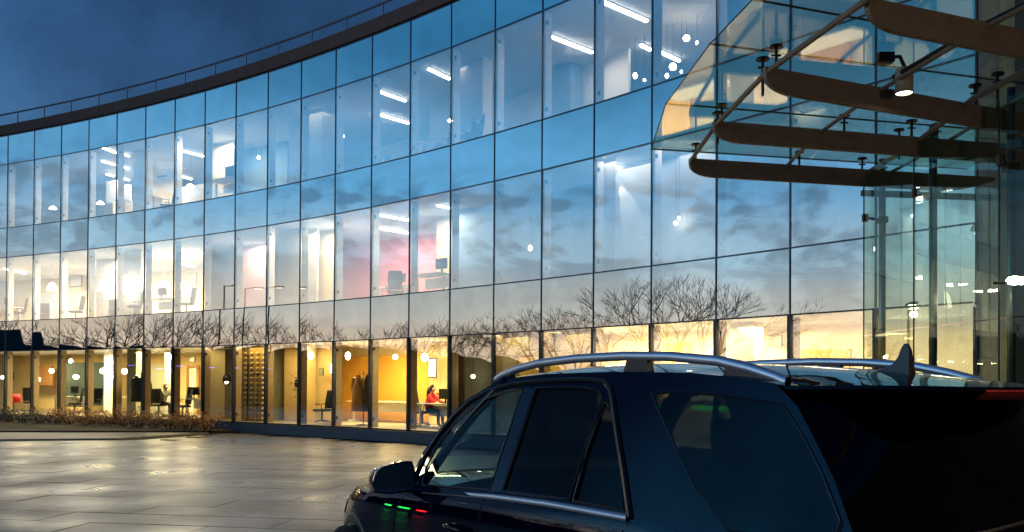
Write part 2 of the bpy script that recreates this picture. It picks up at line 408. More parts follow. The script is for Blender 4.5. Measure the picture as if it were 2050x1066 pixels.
wall(0, 908, 928, 1.4, W_CREAM); wall(0, 930, 990, .9, W_OLIVE, d1=1.3); wall(0, 990, 1200, 1.0, W_BEIGE)
wall(0, 1034, 1086, .93, W_BROWN, 'door_frame', top=711, thick=.04); wall(0, 1039, 1083, .91, W_YEL, 'door_leaf', top=715, thick=.02)
wall(0, 1100, 1130, .93, W_YEL, 'door_leaf', top=718, thick=.04); wall(0, 1157, 1188, .93, W_YEL, 'door_leaf', top=718, thick=.04)
wall(0, 1196, 1440, 3.0, W_CREAM); wall(0, 1325, 1375, 2.8, W_YEL, top=686)
wall(0, 1440, 1735, 3.2, W_CREAM); wall(0, 1590, 1700, 3.1, W_ORANGE, top=700); wall(0, 1460, 1508, 1.6, W_CREAM, 'column', thick=.4)
wall(0, 1735, 1960, 3.2, W_BEIGE)
side(0, 412, .4, 5.4, W_CREAM); side(0, 672, .4, 4.2, W_CREAM); side(0, 905, .4, 3, W_CREAM); side(0, 1194, .4, 3, W_CREAM)
# vertical ribs of the scalloped screen at ground level
scr = wall(0, 474, 533, .9, wallm('screen', (.50, .34, .12)), 'wall_screen')
M_SC = wallm('scallop', (.60, .42, .16))
for c_ in range(5):
    for r_ in range(14):
        px = 480 + c_ * 11.6; p = IP(px, .84); z = ZG + .12 + r_ * .18
        MB().lathe([(.001, .05), (.05, .03), (.075, -.015), (.07, -.03)], n=8).build('scallop', M_SC, scr, loc=(p.x, p.y, z))
MB().tube([(*IP(496, .78), ZG), (*IP(496, .78), ZF)], .025).build('screen_post', M_FRAME, scr)
# roller blinds on the middle storey
M_BLIND = mat('blind_fabric', (.62, .60, .56), .9, var=.03)
def blinds(fl, a, b, n, dep=.45):
    for k in range(n):
        x0 = a + (b - a) * k / n; x1 = a + (b - a) * (k + 1) / n
        wall(fl, x0 + 1, x1 - 1, dep, M_BLIND, 'roller_blind', thick=.01)
blinds(1, 1446, 1582, 2); blinds(1, 1592, 1750, 2); blinds(1, 1762, 1950, 2)
blinds(1, 1206, 1232, 1)

# ---------------------------------------------------------------- light fittings in the rooms
E_TUBE = emis('tube_light', (1.0, .93, .84), 14); E_BULB = emis('bulb_light', (1.0, .80, .52), 26); E_SOFT = emis('soft_lamp', (1.0, .84, .58), 9)
M_DK = mat('dark_metal', (.02, .02, .02), .4, .5); M_WH = mat('white_laminate', (.7, .7, .67), .35); M_BLK = mat('black_fabric', (.02, .02, .022), .85)
def tube_light(fl, p0, p1, where):
    zc = zoff(fl)[1] - .05
    a, b = on_h(*p0, zc), on_h(*p1, zc); d = b - a
    ln = min(d.length, 6.5)
    if d.length > ln: b = a + d.normalized() * ln; d = b - a
    ang = math.atan2(d.y, d.x); c = (a + b) / 2
    t = thing('ceiling_light', 'glowing ceiling bar, ' + where, 'ceiling light', (c.x, c.y, zc), ang, 'slim bar lights on office ceilings')
    MB().box((0, 0, -.01), (ln, .09, .05)).build('diffuser', E_TUBE, t); MB().box((0, 0, .033), (ln + .04, .12, .03)).build('housing', M_WH, t)
for p0, p1, w in [((755, 182), (812, 202), 'upper of two bars in the top floor window over the pink room'),
                  ((755, 228), (818, 247), 'lower of two bars in the top floor window over the pink room'),
                  ((858, 138), (900, 158), 'short bar one window right of the stacked pair on the top floor'),
                  ((1100, 72), (1185, 105), 'long bar over the dark cupboard on the top floor'),
                  ((1205, 3), (1295, 42), 'longest bar, touching the top edge of the picture'),
                  ((1283, 90), (1302, 100), 'stub of a bar left of the mullion near the globe bulbs'),
                  ((1318, 102), (1360, 122), 'short bar between the globe bulbs left of the canopy'),
                  ((206, 296), (232, 306), 'highest bar in the fourth top floor window from the left'),
                  ((240, 306), (258, 313), 'highest short bar in the fifth top floor window from the left'),
                  ((204, 323), (230, 330), 'middle bar in the fourth top floor window from the left'),
                  ((238, 332), (258, 338), 'middle short bar in the fifth top floor window from the left'),
                  ((213, 349), (228, 353), 'lowest bar in the fourth top floor window from the left'),
                  ((238, 355), (258, 361), 'lowest short bar in the fifth top floor window from the left'),
                  ((356, 300), (407, 313), 'long bar beside the bright cream wall on the top floor'),
                  ((356, 351), (383, 359), 'short bar under the long one beside the bright cream wall')]:
    tube_light(2, p0, p1, w)
for p0, p1, w in [((755, 430), (818, 441), 'upper of two bars over the pink wall'), ((755, 456), (816, 467), 'lower of two bars over the pink wall'),
                  ((876, 411), (902, 417), 'short bar right of the pink wall'),
                  ((1218, 330), (1300, 352), 'upper bar in the pane with the slanting light beam'),
                  ((1322, 378), (1382, 392), 'bar in the pane right of the slanting light beam'),
                  ((8, 538), (50, 548), 'bar in the leftmost middle floor window'), ((356, 500), (404, 508), 'upper bar left of the pale pink wall'),
                  ((356, 527), (384, 533), 'lower bar left of the pale pink wall'), ((1165, 379), (1190, 384), 'thin stub left of the slanting light beam')]:
    tube_light(1, p0, p1, w)
def globe(fl, px, py, depth, r, where, e=E_BULB):
    p = IP(px, depth); z = z_at(p, px, py); zc = zoff(fl)[1] - .04
    t = thing('pendant_lamp', 'small glowing globe lamp ' + where, 'lamp', (p.x, p.y, z), 0, 'small glowing globe lamps')
    R = (.68 if fl == 0 and px < 400 else .85) * r * p.y / FPX
    MB().lathe([(.001, R), (R * .7, R * .7), (R, 0), (R * .7, -R * .7), (.001, -R)], n=10).build('bulb', e, t, smooth=True).scale = (random.uniform(.7, 1.25), 1, random.uniform(.75, 1.15))
    if zc - z > R + .03: MB().tube([(0, 0, R), (0, 0, zc - z)], .006, 4).build('cord', M_DK, t)
for a in [(2, 1372, 77, 3, 8, 'highest of the cluster left of the canopy'), (2, 1393, 86, 3, 4, 'smallest beside the highest bulb left of the canopy'),
          (2, 1345, 134, 3, 8, 'in the middle of the cluster left of the canopy'), (2, 1362, 144, 3, 4, 'small one just right of the cluster middle'),
          (2, 1269, 152, 3, 7, 'in the window left of the cluster, low down'), (2, 1288, 161, 3, 4, 'tiny one on a curved arm beside the low bulb'),
          (2, 1333, 152, 3, 5, 'lowest of the cluster left of the canopy'), (2, 898, 242, 1.6, 5, 'left of the folded white column on the top floor'),
          (2, 683, 273, 2, 4, 'right of the cream column on the top floor'), (2, 514, 316, 2, 4, 'alone in a dark blue top floor window'),
          (1, 1358, 437, 1.0, 5, 'upper of two spots right of the slanting beam'), (1, 1352, 447, 1.0, 5, 'lower of two spots right of the slanting beam'),
          (1, 1060, 497, 1.6, 6, 'half round, alone among reflected clouds')]:
    globe(*a)
for a in [(0, 535, 716, 1.6, 6, 'right of the scalloped screen at ground level'), (0, 622, 712, 1.4, 9, 'left of the warm wall glow at ground level'),
          (0, 696, 713, 1.8, 9, 'above the hanging coats'), (0, 791, 715, 2.6, 7, 'in the middle of the orange room'),
          (0, 850, 716, 1.8, 9, 'left of the lit picture over the desk'), (0, 947, 754, .6, 6, 'low in the narrow olive pane'),
          (0, 1089, 711, .5, 6, 'left of a close pair just above the car roof rail'), (0, 1098, 712, .5, 5, 'right of a close pair just above the car roof rail'),
          (0, 103, 743, 3, 9, 'beside the brown pin board'), (0, 141, 723, 3, 7, 'top one over the dark teal panel'),
          (0, 152, 755, 3, 8, 'low one over the dark teal panel'), (0, 206, 743, 3, 10, 'left of the bright strip by the teal panel'),
          (0, 249, 744, 2.6, 11, 'largest one, left of the dark coats'), (0, 275, 755, 1.6, 7, 'just above the dark coats'),
          (0, 75, 760, 3, 8, 'over the small shelf by the pin board'), (0, 224, 755, 3, 7, 'small one right of the bright strip'),
          (0, 5, 756, 2, 6, 'at the left edge of the picture'), (0, 215, 725, 3.2, 6, 'high up over the bright strip')]:
    globe(*a)
def big_lamp(fl, px, py, depth, w, h, where):
    p = IP(px, depth); z = z_at(p, px, py); W = w * p.y / FPX; H = h * p.y / FPX; zc = zoff(fl)[1] - .04
    t = thing('pendant_lamp', 'wide glowing pendant shade ' + where, 'lamp', (p.x, p.y, z), 0, 'wide pendant shades upstairs')
    MB().lathe([(W * .12, H / 2), (W * .35, H * .2), (W / 2, -H / 2), (W * .42, -H / 2), (.001, -H * .3)], n=14).build('shade', E_SOFT, t, smooth=True)
    MB().tube([(0, 0, H / 2), (0, 0, max(zc - z, H))], .008, 4).build('cord', M_DK, t)
for a in [(1, 102, 574, 2.4, 20, 16, 'in the second window from the left, middle floor'), (1, 208, 572, 2.2, 28, 22, 'left of the white column, middle floor'),
          (1, 250, 570, .9, 30, 36, 'against the white column, middle floor'), (1, 326, 570, 3, 34, 14, 'over the grey monitor, middle floor'),
          (1, 366, 572, 2.4, 26, 14, 'over the office chair, middle floor'), (2, 377, 372, 2.4, 17, 7, 'dome shaped, beside the cream wall on the top floor'),
          (2, 102, 416, 2.4, 15, 6, 'dome shaped, leftmost on the top floor'), (2, 197, 406, 2.4, 15, 6, 'dome shaped, second on the top floor'),
          ]:
    big_lamp(*a)
p = IP(453, 1.5); z = z_at(p, 453, 764)
t = thing('dome_lamp', 'dark half dome lamp hanging before the cream door at ground level', 'lamp', (p.x, p.y, z))
MB().lathe([(.001, .30), (.10, .27), (.17, .15), (.185, 0), (.17, 0)], n=16).build('shade', M_DK, t, smooth=True); MB().lathe([(.001, .02), (.09, .0), (.07, -.07), (.001, -.10)], n=12).build('bulb', E_SOFT, t, smooth=True)
MB().tube([(0, 0, .3), (0, 0, ZF - z)], .008, 4).build('cord', M_DK, t)
# the light these fittings throw
lights = [
 # storey, px, depth, power, size, colour
 (0, 60, 2.4, 75, (1.0, .78, .42)), (0, 190, 2.4, 75, (1, .80, .45)), (0, 310, 2.4, 80, (1, .80, .45)), (0, 385, 2.4, 50, (1, .76, .42)),
 (0, 440, .7, 10, (1, .78, .42)), (0, 510, .6, 9, (1, .74, .36)), (0, 590, 1.2, 22, (1, .76, .4)), (0, 640, 1.2, 22, (1, .76, .4)),
 (0, 760, 2.4, 120, (1, .74, .36)), (0, 880, 2.0, 75, (1, .82, .48)), (0, 1010, .5, 7, (1, .78, .42)), (0, 1130, .5, 7, (1, .74, .36)),
 (0, 1250, 1.6, 90, (1, .82, .5)), (0, 1400, 1.6, 110, (1, .82, .5)), (0, 1540, 1.8, 36, (1, .74, .42)), (0, 1680, 1.8, 28, (1, .74, .42)), (0, 1850, 1.6, 35, (1, .78, .45)),
 (1, 30, 3, 210, (1, .84, .60)), (1, 150, 3, 210, (1, .84, .60)), (1, 260, 2.6, 230, (1, .84, .60)), (1, 360, 3, 210, (1, .84, .60)),
 (1, 500, 2, 45, (1, .84, .66)), (1, 640, 1.1, 60, (1, .84, .6)), (1, 770, 2.6, 110, (1, .84, .70)), (1, 870, 1.6, 50, (1, .84, .62)),
 (1, 1250, .8, 10, (1, .84, .62)), (1, 1370, .8, 8, (1, .86, .68)), (1, 1640, .9, 6, (1, .88, .75)),
 (2, 240, 3, 26, (1, .86, .70)), (2, 330, 3, 60, (1, .88, .70)), (2, 440, 1.4, 40, (1, .84, .58)), (2, 620, 1.0, 9, (1, .84, .66)),
 (2, 770, 3, 40, (1, .88, .80)), (2, 930, 1.6, 14, (1, .84, .74)), (2, 1170, 2.4, 42, (1, .86, .72)), (2, 1360, 2.5, 26, (1, .86, .74)), (2, 1520, 2.5, 45, (1, .84, .66)), (2, 1750, 2.5, 50, (1, .84, .6))]
for n_, (fl, px, dp, pw, c_) in enumerate(lights):
    p = IP(px, dp)
    k_ = {0: 6.5 if px < 420 else 3.4, 1: 4.0 if px < 450 else 2.6, 2: 5.0 if px < 500 else .8}[fl]; c_ = (c_[0], c_[1] * .97, c_[2] * (.8 if fl == 0 and px < 1100 else .98))
    lamp_light('room_light', bld, (p.x, p.y, zoff(fl)[1] - .12), pw * k_, 1.2, c_)

# ---------------------------------------------------------------- furniture seen through the glass
def picture(fl, px, py, w, h, depth, label, cm):
    p = IP(px, depth); z = z_at(p, px, py); W = w * p.y / FPX / .75; H = h * p.y / FPX
    t = thing('picture', label, 'picture', (p.x, p.y, z), tan_ang(px, depth))
    MB().box((0, 0, 0), (W, .03, H)).build('frame', M_DK, t); MB().box((0, -.02, 0), (W * .86, .012, H * .86)).build('print', cm, t)
def face_ang(px): d = ray(px, 770); return math.atan2(d.y, d.x)
def tan_ang(px, depth):
    a, b = IP(px - 6, depth), IP(px + 6, depth); return math.atan2(b.y - a.y, b.x - a.x)
def table(fl, px, depth, w, label, dep=.7, h=.74, m=M_WH, cat='desk', name='desk', rot=0):
    p = IP(px, depth); z0 = zoff(fl)[0]
    t = thing(name, label, cat, (p.x, p.y, z0), tan_ang(px, depth) + rot)
    MB().box((0, 0, h), (w, dep, .04)).build('desk_top', m, t)
    for sx in (-1, 1):
        MB().box((sx * (w / 2 - .06), 0, h / 2 - .02), (.06, .06, h - .05)).box((sx * (w / 2 - .06), 0, .03), (.07, dep - .06, .05)).build('leg', m, t)
    MB().box((0, dep / 2 - .04, h - .22), (w - .2, .02, .34)).build('modesty_panel', m, t)
    return t, z0 + h
def chair(fl, px, depth, label, m=M_BLK, rot=0, s=1.0):
    p = IP(px, depth); z0 = zoff(fl)[0]
    t = thing('office_chair', label, 'chair', (p.x, p.y, z0), tan_ang(px, depth) + rot)
    MB().box((0, 0, .46 * s), (.5, .48, .09)).build('seat', m, t, bevel=.03)
    rows = [[(x * (.25 - .05 * abs(k / 6 - .5)), -.24 - .10 * (k / 6) + .05 * x * x + th, .52 + .62 * k / 6) for x in (-1, -.5, 0, .5, 1)] for k in range(7) for th in (0,)]
    mb = MB().grid(rows); rows2 = [[(a, b - .05, c) for a, b, c in r] for r in rows]; mb.grid(rows2, flip=True)
    mb.build('backrest', m, t, smooth=True)
    MB().tube([(0, 0, .08), (0, 0, .42)], .035).build('gas_column', M_DK, t)
    f = MB()
    for k in range(5):
        q = 2 * pi * k / 5; f.tube([(0, 0, .12), (.29 * cos(q), .29 * sin(q), .06)], .02, 5)
    f.build('star_base', M_DK, t)
    for sx in (-1, 1): MB().tube([(sx * .26, -.1, .45), (sx * .29, -.1, .66), (sx * .29, .12, .67)], .018, 5).build('armrest', M_DK, t)
    return t
def monitor(fl, px, depth, z, label, w=.5, h=.32, rot=0):
    p = IP(px, depth)
    t = thing('computer_monitor', label, 'monitor', (p.x, p.y, z), tan_ang(px, depth) + rot)
    MB().box((0, 0, .3), (w, .04, h)).build('screen', M_DK, t, bevel=.008)
    MB().box((0, .03, .1), (.05, .03, .16)).box((0, .03, .012), (.2, .16, .02)).build('stand', M_DK, t)
def coat(p, rz, z, s, m, parent, nm='coat'):
    mb = MB(); rows = []
    for k in range(9):
        f = k / 8; w = .07 + .15 * min(1, f * 2.5) ** .7 + .10 * f; rows.append([((w + .015 * sin(j * 2.4 + k)) * cos(2 * pi * j / 12), (w * .55 + .015 * cos(3 * j)) * sin(2 * pi * j / 12), z - f * 1.05 * s) for j in range(12)])
    mb.grid([[(x + p[0], y + p[1], zz) for x, y, zz in r] for r in rows], close=True)
    for sx in (-1, 1): mb.tube([(p[0] + sx * .2, p[1], z - .1), (p[0] + sx * .3, p[1] + .02, z - .4), (p[0] + sx * .29, p[1] + .05, z - .72 * s)], [.085, .075, .055], 8)
    return mb.build(nm, m, parent, smooth=True)
def coat_stand(fl, px, depth, label, cm, s=1.0):
    p = IP(px, depth); z0 = zoff(fl)[0]
    t = thing('coat_stand', label, 'coat stand', (p.x, p.y, z0), tan_ang(px, depth))
    MB().tube([(0, 0, .03), (0, 0, 1.78)], .02).build('pole', M_DK, t)
    MB().lathe([(.001, .04), (.22, .03), (.24, 0), (.001, 0)], n=14).build('base', M_DK, t)
    f = MB()
    for k in range(4): q = pi / 4 + k * pi / 2; f.tube([(0, 0, 1.7), (.12 * cos(q), .12 * sin(q), 1.68), (.16 * cos(q), .16 * sin(q), 1.78)], .01, 5)
    f.build('hook', M_DK, t)
    for k, (dx, dy) in enumerate(((-.2, -.05), (.16, .04))):
        o = coat((dx, dy), 0, 1.66, s, cm[k % len(cm)], None); o['label'] = ('left' if k == 0 else 'right') + ' one of two long coats on the stand ' + ('by the orange wall' if px > 500 else 'above the copper hedge')
        o['category'] = 'coat'; o.location = t.location; o.rotation_euler.z = t.rotation_euler.z; o['group'] = 'coats on coat stands'
M_COAT = mat('coat_dark', (.03, .025, .02), .9); M_COAT2 = mat('coat_brown', (.16, .09, .035), .9); M_COATG = mat('coat_green', (.03, .04, .03), .9)
M_RED = mat('red_fabric', (.55, .02, .03), .8)
coat_stand(0, 728, 1.3, 'dark coat stand in front of the orange wall', [M_COAT2, M_COAT], 1.15)
coat_stand(0, 283, .9, 'dark coat stand behind the grey column window above the hedge', [M_COATG, M_COAT])
chair(0, 62, 2.0, 'black office chair near the left end behind the clipped hedge', rot=.6)
chair(0, 366, 1.2, 'grey high-backed office chair behind the brown leafed hedge', mat('grey_fabric', (.10, .12, .12), .85), rot=2.9)
chair(0, 318, 1.9, 'black office chair holding the person in grey', rot=.5)
table(0, 140, 2.0, 2.0, 'long white table in front of the dark teal panel')
table(0, 395, 1.6, 1.4, 'white desk at the right end of the ground floor office')
table(0, 262, 3.0, 1.3, 'low white desk left of the hanging green coat')
table(0, 775, 3.4, 3.6, 'long pale bench table along the orange wall', dep=.6)
tb, zt = table(0, 872, 1.7, 1.5, 'white desk where the woman in red sits', dep=.75)
monitor(0, 893, 1.9, zt + .02, 'black monitor on the desk in front of the woman in red', rot=pi / 2 - .3)
monitor(0, 388, 1.6, ZG + .76, 'black monitor on the desk at the right end of the left office', rot=.4)
chair(0, 846, 2.0, 'black office chair behind the woman in red', rot=-1.2)
p = IP(28, 1.8)
t = thing('red_chair', 'red tub chair on a thin stem by the left edge', 'chair', (p.x, p.y, ZG), tan_ang(28, 1.8))
MB().lathe([(.02, .42), (.26, .45), (.30, .62), (.27, .84), (.24, .84), (.26, .62), (.2, .5)], n=14).build('seat_shell', M_RED, t, smooth=True)
MB().tube([(0, 0, 0), (0, 0, .44)], .025).lathe([(.001, .03), (.24, .015), (.25, 0)], n=12).build('stem', M_DK, t)
# upper rooms
tb, z2 = table(1, 860, 1.5, 1.3, 'white desk right of the pink wall on the middle floor', dep=.7)
table(1, 790, 3.2, 1.6, 'long white desk below the pink wall')
monitor(1, 882, 1.5, z2 + .02, 'grey monitor on the white desk right of the pink wall')
chair(1, 372, 1.2, 'office chair silhouetted against the bright middle floor room', mat('grey_chair', (.25, .24, .22), .8), rot=2.8)
tb, z3 = table(1, 322, 1.4, 1.4, 'white desk carrying the grey monitor on the middle floor'); monitor(1, 323, 1.4, z3 + .02, 'grey monitor facing out of the bright middle floor window', rot=pi)
tb, z3 = table(1, 20, 1.4, 1.3, 'white desk in the leftmost middle floor window'); monitor(1, 14, 1.4, z3 + .02, 'grey monitor in the leftmost middle floor window')
chair(1, 36, 1.0, 'grey chair back in the leftmost middle floor window', rot=2.6)
for k, (px, where) in enumerate(((88, 'second middle floor window from the left'), (240, 'bright window with the white column'))):
    p = IP(px, 1.6); t = thing('storage_unit', 'low white open shelf unit in the ' + where, 'shelf', (p.x, p.y, ZE), tan_ang(px, 1.6))
    MB().box((0, .16, .45), (1.1, .02, .9)).build('back_panel', M_WH, t)
    for z in (.02, .45, .88): MB().box((0, 0, z), (1.1, .32, .03)).build('shelf', M_WH, t)
    for x in (-.56, .56): MB().box((x, 0, .45), (.02, .34, .92)).build('side_panel', M_WH, t)
tb, z4 = table(2, 800, 2.0, 1.9, 'white frame desk under the teal wall on the top floor', h=1.15)
tb, z4 = table(2, 450, 1.2, 1.3, 'dark edged desk by the bright cream wall on the top floor', h=1.0); monitor(2, 457, 1.2, z4, 'boxy dark monitor by the bright cream wall on the top floor', .55, .45)
chair(2, 883, 1.2, 'left of two blue chair backs on the top floor', mat('blue_fabric', (.05, .10, .16), .8), rot=2.7, s=1); chair(2, 940, .9, 'right of two blue chair backs on the top floor', MATS['blue_fabric'], rot=3.1)
for (fl, px, d, lab) in ((2, 222, 1.6, 'white storage box on the sill of the fourth top floor window'), (2, 246, 1.4, 'white storage box on the sill of the fifth top floor window'), (2, 305, 1.6, 'cream sloping box stack left of the white drape, top floor')):
    p = IP(px, d); t = thing('storage_box', lab, 'box', (p.x, p.y, zoff(fl)[0]), tan_ang(px, d))
    MB().box((0, 0, .45), (.5, .4, .9)).build('carton', W_CREAM, t, bevel=.01); MB().box((0, 0, .92), (.53, .43, .05)).build('lid', M_WH, t)
for fl, px, d, lab, w, h in ((0, 1640, 1.6, 'long pale reception counter behind the car roof', 3.2, 1.05), (0, 1400, 2.2, 'white counter under the bright glow right of centre', 1.6, 1.0)):
    p = IP(px, d); t = thing('counter', lab, 'counter', (p.x, p.y, zoff(fl)[0]), tan_ang(px, d))
    MB().box((0, 0, h / 2), (w, .5, h - .06)).build('front_panel', W_CREAM, t); MB().box((0, 0, h), (w + .1, .62, .05)).build('counter_top', M_WH, t)
for fl, px, d, lab, rot in ((1, 790, 2.4, 'dark chair in front of the pink wall', .8), (2, 330, 1.4, 'white office chair left of the long bar light, top floor', 2.4), (1, 150, 1.6, 'dark chair in the third middle floor window from the left', 2.2),
                            (0, 150, 1.3, 'black chair at the long white table, left one', 2.6), (0, 186, 1.3, 'black chair at the long white table, right one', 3.4), (0, 645, 1.2, 'dark low chair below the wall sconce', 2.0), (1, 268, 1.0, 'dark chair right of the white column, middle floor', 2.7)):
    chair(fl, px, d, lab, MATS['grey_fabric'] if px % 2 else M_BLK, rot)
monitor(0, 150, 2.0, ZG + .76, 'black monitor on the long white table'); monitor(1, 800, 3.2, ZE + .76, 'dark monitor on the long desk below the pink wall')
for fl, px, py, w, h, d, lab, m_ in ((1, 150, 560, 26, 30, 5.8, 'pale notice board in the third middle floor window', 'paint_grey'), (1, 384, 560, 18, 26, 5.6, 'tan picture on the wall over the middle floor chair', 'paint_beige'),
                                     (0, 385, 720, 12, 10, 4.4, 'small white sign above the brown framed opening', 'paint_white'), (0, 643, 745, 10, 14, 2.1, 'small olive picture left of the wall sconce', 'paint_olive'), (2, 320, 345, 20, 20, 4.6, 'grey picture on the cream wall, top floor', 'paint_grey')):
    picture(fl, px, py, w, h, d, lab, MATS[m_])
# stand in front of the screen
p = IP(515, .6); t = thing('sign_stand', 'thin dark stand with two crossbars before the scalloped screen', 'stand', (p.x, p.y, ZG), tan_ang(515, .6))
MB().tube([(0, 0, 0), (0, 0, 1.75)], .018).build('pole', M_DK, t); MB().box((0, 0, 1.7), (.34, .03, .05)).build('crossbar', M_DK, t); MB().box((0, 0, .62), (.3, .03, .04)).build('crossbar', M_DK, t)
# hanging plant
M_LEAF = mat('house_leaf', (.03, .06, .02), .6)
p = IP(595, .7); z = z_at(p, 595, 770)
t = thing('house_plant', 'dark bushy plant hanging on the wall by the cream panel', 'plant', (p.x, p.y, z))
mb = MB()
for k in range(120):
    v = Vector((random.gauss(0, .09), random.gauss(0, .09), random.gauss(0, .17))); a = Vector((random.uniform(-1, 1), random.uniform(-1, 1), random.uniform(-.6, .6))).normalized() * .06; b = a.cross(Vector((0, 0, 1))).normalized() * .022
    mb.add([v - a, v + b, v + a, v - b], [(0, 1, 2, 3)])
mb.build('foliage', M_LEAF, t); MB().lathe([(.06, -.1), (.1, .02), (.1, .05)], n=10).build('pot', M_DK, t)
picture(0, 1553, 682, 22, 24, 3.0, 'small dark framed picture on the orange wall behind the car', W_BEIGE)
picture(0, 866, 737, 16, 40, 3.2, 'tall glowing panel on the wall above the woman in red', E_SOFT)
picture(0, 22, 754, 12, 18, 4.6, 'small brown notice on the cream wall by the left edge', W_BROWN)
picture(0, 665, 738, 8, 22, 2.0, 'glowing wall sconce beside the orange room', E_SOFT)

# ---------------------------------------------------------------- people
def skinned(name, pts, edges, radii, root, parent, mats, pick):
    me = bpy.data.meshes.new(name + '_base'); me.from_pydata(pts, edges, []); o = bpy.data.objects.new(name + '_tmp', me); COL.objects.link(o)
    o.modifiers.new('s', 'SKIN')
    for i, v in enumerate(me.skin_vertices[0].data): v.radius = (radii[i], radii[i]); v.use_root = (i == root)
    sb = o.modifiers.new('d', 'SUBSURF'); sb.levels = 2; sb.render_levels = 2
    dg = bpy.context.evaluated_depsgraph_get(); m2 = bpy.data.meshes.new_from_object(o.evaluated_get(dg)); bpy.data.objects.remove(o)
    m2.materials.clear()
    for m in mats: m2.materials.append(m)
    for p in m2.polygons: p.material_index = pick(p.center); p.use_smooth = True
    return link(name, m2, parent)
M_SKIN = mat('skin', (.45, .26, .18), .5); M_HAIR = mat('hair_black', (.012, .010, .009), .5); M_HAIRB = mat('hair_brown', (.12, .045, .02), .5)
M_TROU = mat('trousers', (.02, .02, .03), .8)
def seated(px, depth, rz, label, top, hair, long_hair):
    p = IP(px, depth)
    t = thing('person', label, 'person', (p.x, p.y, ZG), rz)
    # facing +X, seat at .47
    P = [(0, 0, .55), (.02, 0, .75), (.10, 0, .98), (.13, 0, 1.08), (.16, 0, 1.17), (.20, 0, 1.26),
         (.12, .17, .99), (.30, .24, .80), (.50, .14, .80), (.57, .12, .82),
         (.12, -.17, .99), (.34, -.22, .79), (.47, -.10, .98), (.33, -.04, 1.10),
         (.05, .10, .53), (.45, .12, .52), (.46, .12, .10), (.60, .12, .04),
         (.05, -.10, .53), (.45, -.12, .52), (.44, -.12, .10), (.58, -.12, .04)]
    E = [(0, 1), (1, 2), (2, 3), (3, 4), (4, 5), (2, 6), (6, 7), (7, 8), (8, 9), (2, 10), (10, 11), (11, 12), (12, 13), (0, 14), (14, 15), (15, 16), (16, 17), (0, 18), (18, 19), (19, 20), (20, 21)]
    R = [.15, .13, .14, .055, .085, .075, .065, .045, .034, .03, .065, .045, .034, .03, .09, .07, .05, .04, .09, .07, .05, .04]
    def pick(c):
        if c.z > 1.09: return 1
        if c.x > .45 and c.z > .7: return 1
        if c.z < .62 : return 2
        return 0
    skinned('body', P, E, R, 0, t, [top, M_SKIN, M_TROU], pick)
    mb = MB(); rows = []
    for k in range(7):
        q = pi * k / 8; rows.append([(.155 + .115 * sin(q) * cos(2 * pi * j / 12) * (1 if cos(2 * pi * j / 12) < .3 else .35), .10 * sin(q) * sin(2 * pi * j / 12), 1.235 + .125 * cos(q)) for j in range(12)])
    mb.grid(rows, close=True)
    if long_hair: mb.tube([(.08, 0, 1.24), (.03, 0, 1.12), (.02, 0, .98), (.03, 0, .88)], [.09, .10, .09, .03], 10)
    mb.build('hair', hair, t, smooth=True)
    MB().lathe([(.001, .022), (.018, -.012), (.001, -.02)], n=6).build('nose', M_SKIN, t, loc=(.272, 0, 1.20))
    for s in (-1, 1): MB().lathe([(.001, .01), (.011, 0), (.001, -.01)], n=6).build('eye', M_HAIR, t, loc=(.262, s * .032, 1.225))
    MB().box((0, 0, 0), (.008, .05, .01)).build('mouth', M_RED, t, loc=(.262, 0, 1.155))
seated(858, 1.95, tan_ang(858, 1.9) + .25, 'dark haired woman in a red top leaning over the white desk', M_RED, M_HAIR, True)
seated(326, 1.7, tan_ang(326, 1.7) + .2, 'brown haired person in grey seated behind the hedge', mat('grey_top', (.12, .13, .12), .85), M_HAIRB, False)

# ---------------------------------------------------------------- ground, paving, planting
M_GROUND = mat('wet_asphalt', (.035, .035, .037), .35, var=.3, vscale=.6, bump=.25, bscale=30)
MB().grid([[(-600, -600, -.03), (-600, 900, -.03)], [(600, -600, -.03), (600, 900, -.03)]], flip=True).build('ground', M_GROUND, kind='structure')
def paving_mat():
    m = mat('wet_paving', (.125, .096, .068), .3, var=.2, vscale=1.6, bump=.09, bscale=26, spec=.32)
    t = m.node_tree; b = t.nodes['Principled BSDF']
    oi = t.nodes.new('ShaderNodeObjectInfo'); g = t.nodes.new('ShaderNodeNewGeometry')
    n = t.nodes.new('ShaderNodeTexNoise'); n.inputs['Scale'].default_value = .55; n.inputs['Detail'].default_value = 4; t.links.new(g.outputs['Position'], n.inputs[0])
    r = t.nodes.new('ShaderNodeMapRange'); t.links.new(n.outputs['Fac'], r.inputs[0]); r.inputs[1].default_value = .35; r.inputs[2].default_value = .65; r.inputs[3].default_value = .27; r.inputs[4].default_value = .46
    t.links.new(r.outputs[0], b.inputs['Roughness'])
    old = [l.from_socket for l in t.links if l.to_socket == b.inputs['Base Color']][0]
    v = t.nodes.new('ShaderNodeVectorMath'); v.operation = 'SCALE'; r2 = t.nodes.new('ShaderNodeMapRange'); t.links.new(oi.outputs['Random'], r2.inputs[0]); r2.inputs[3].default_value = .68; r2.inputs[4].default_value = 1.3
    t.links.new(old, v.inputs[0]); t.links.new(r2.outputs[0], v.inputs['Scale']); t.links.new(v.outputs[0], b.inputs['Base Color'])
    return m
M_PAVE = paving_mat()
PA = radians(-9.5); PU = Vector((cos(PA), sin(PA))); PV = Vector((-sin(PA), cos(PA)))
PO = Vector((-2.38, 12.77)); SW, SD = 1.5, .75
slab_me = None
plaza = bpy.data.objects.new('plaza', None); COL.objects.link(plaza); plaza['kind'] = 'structure'
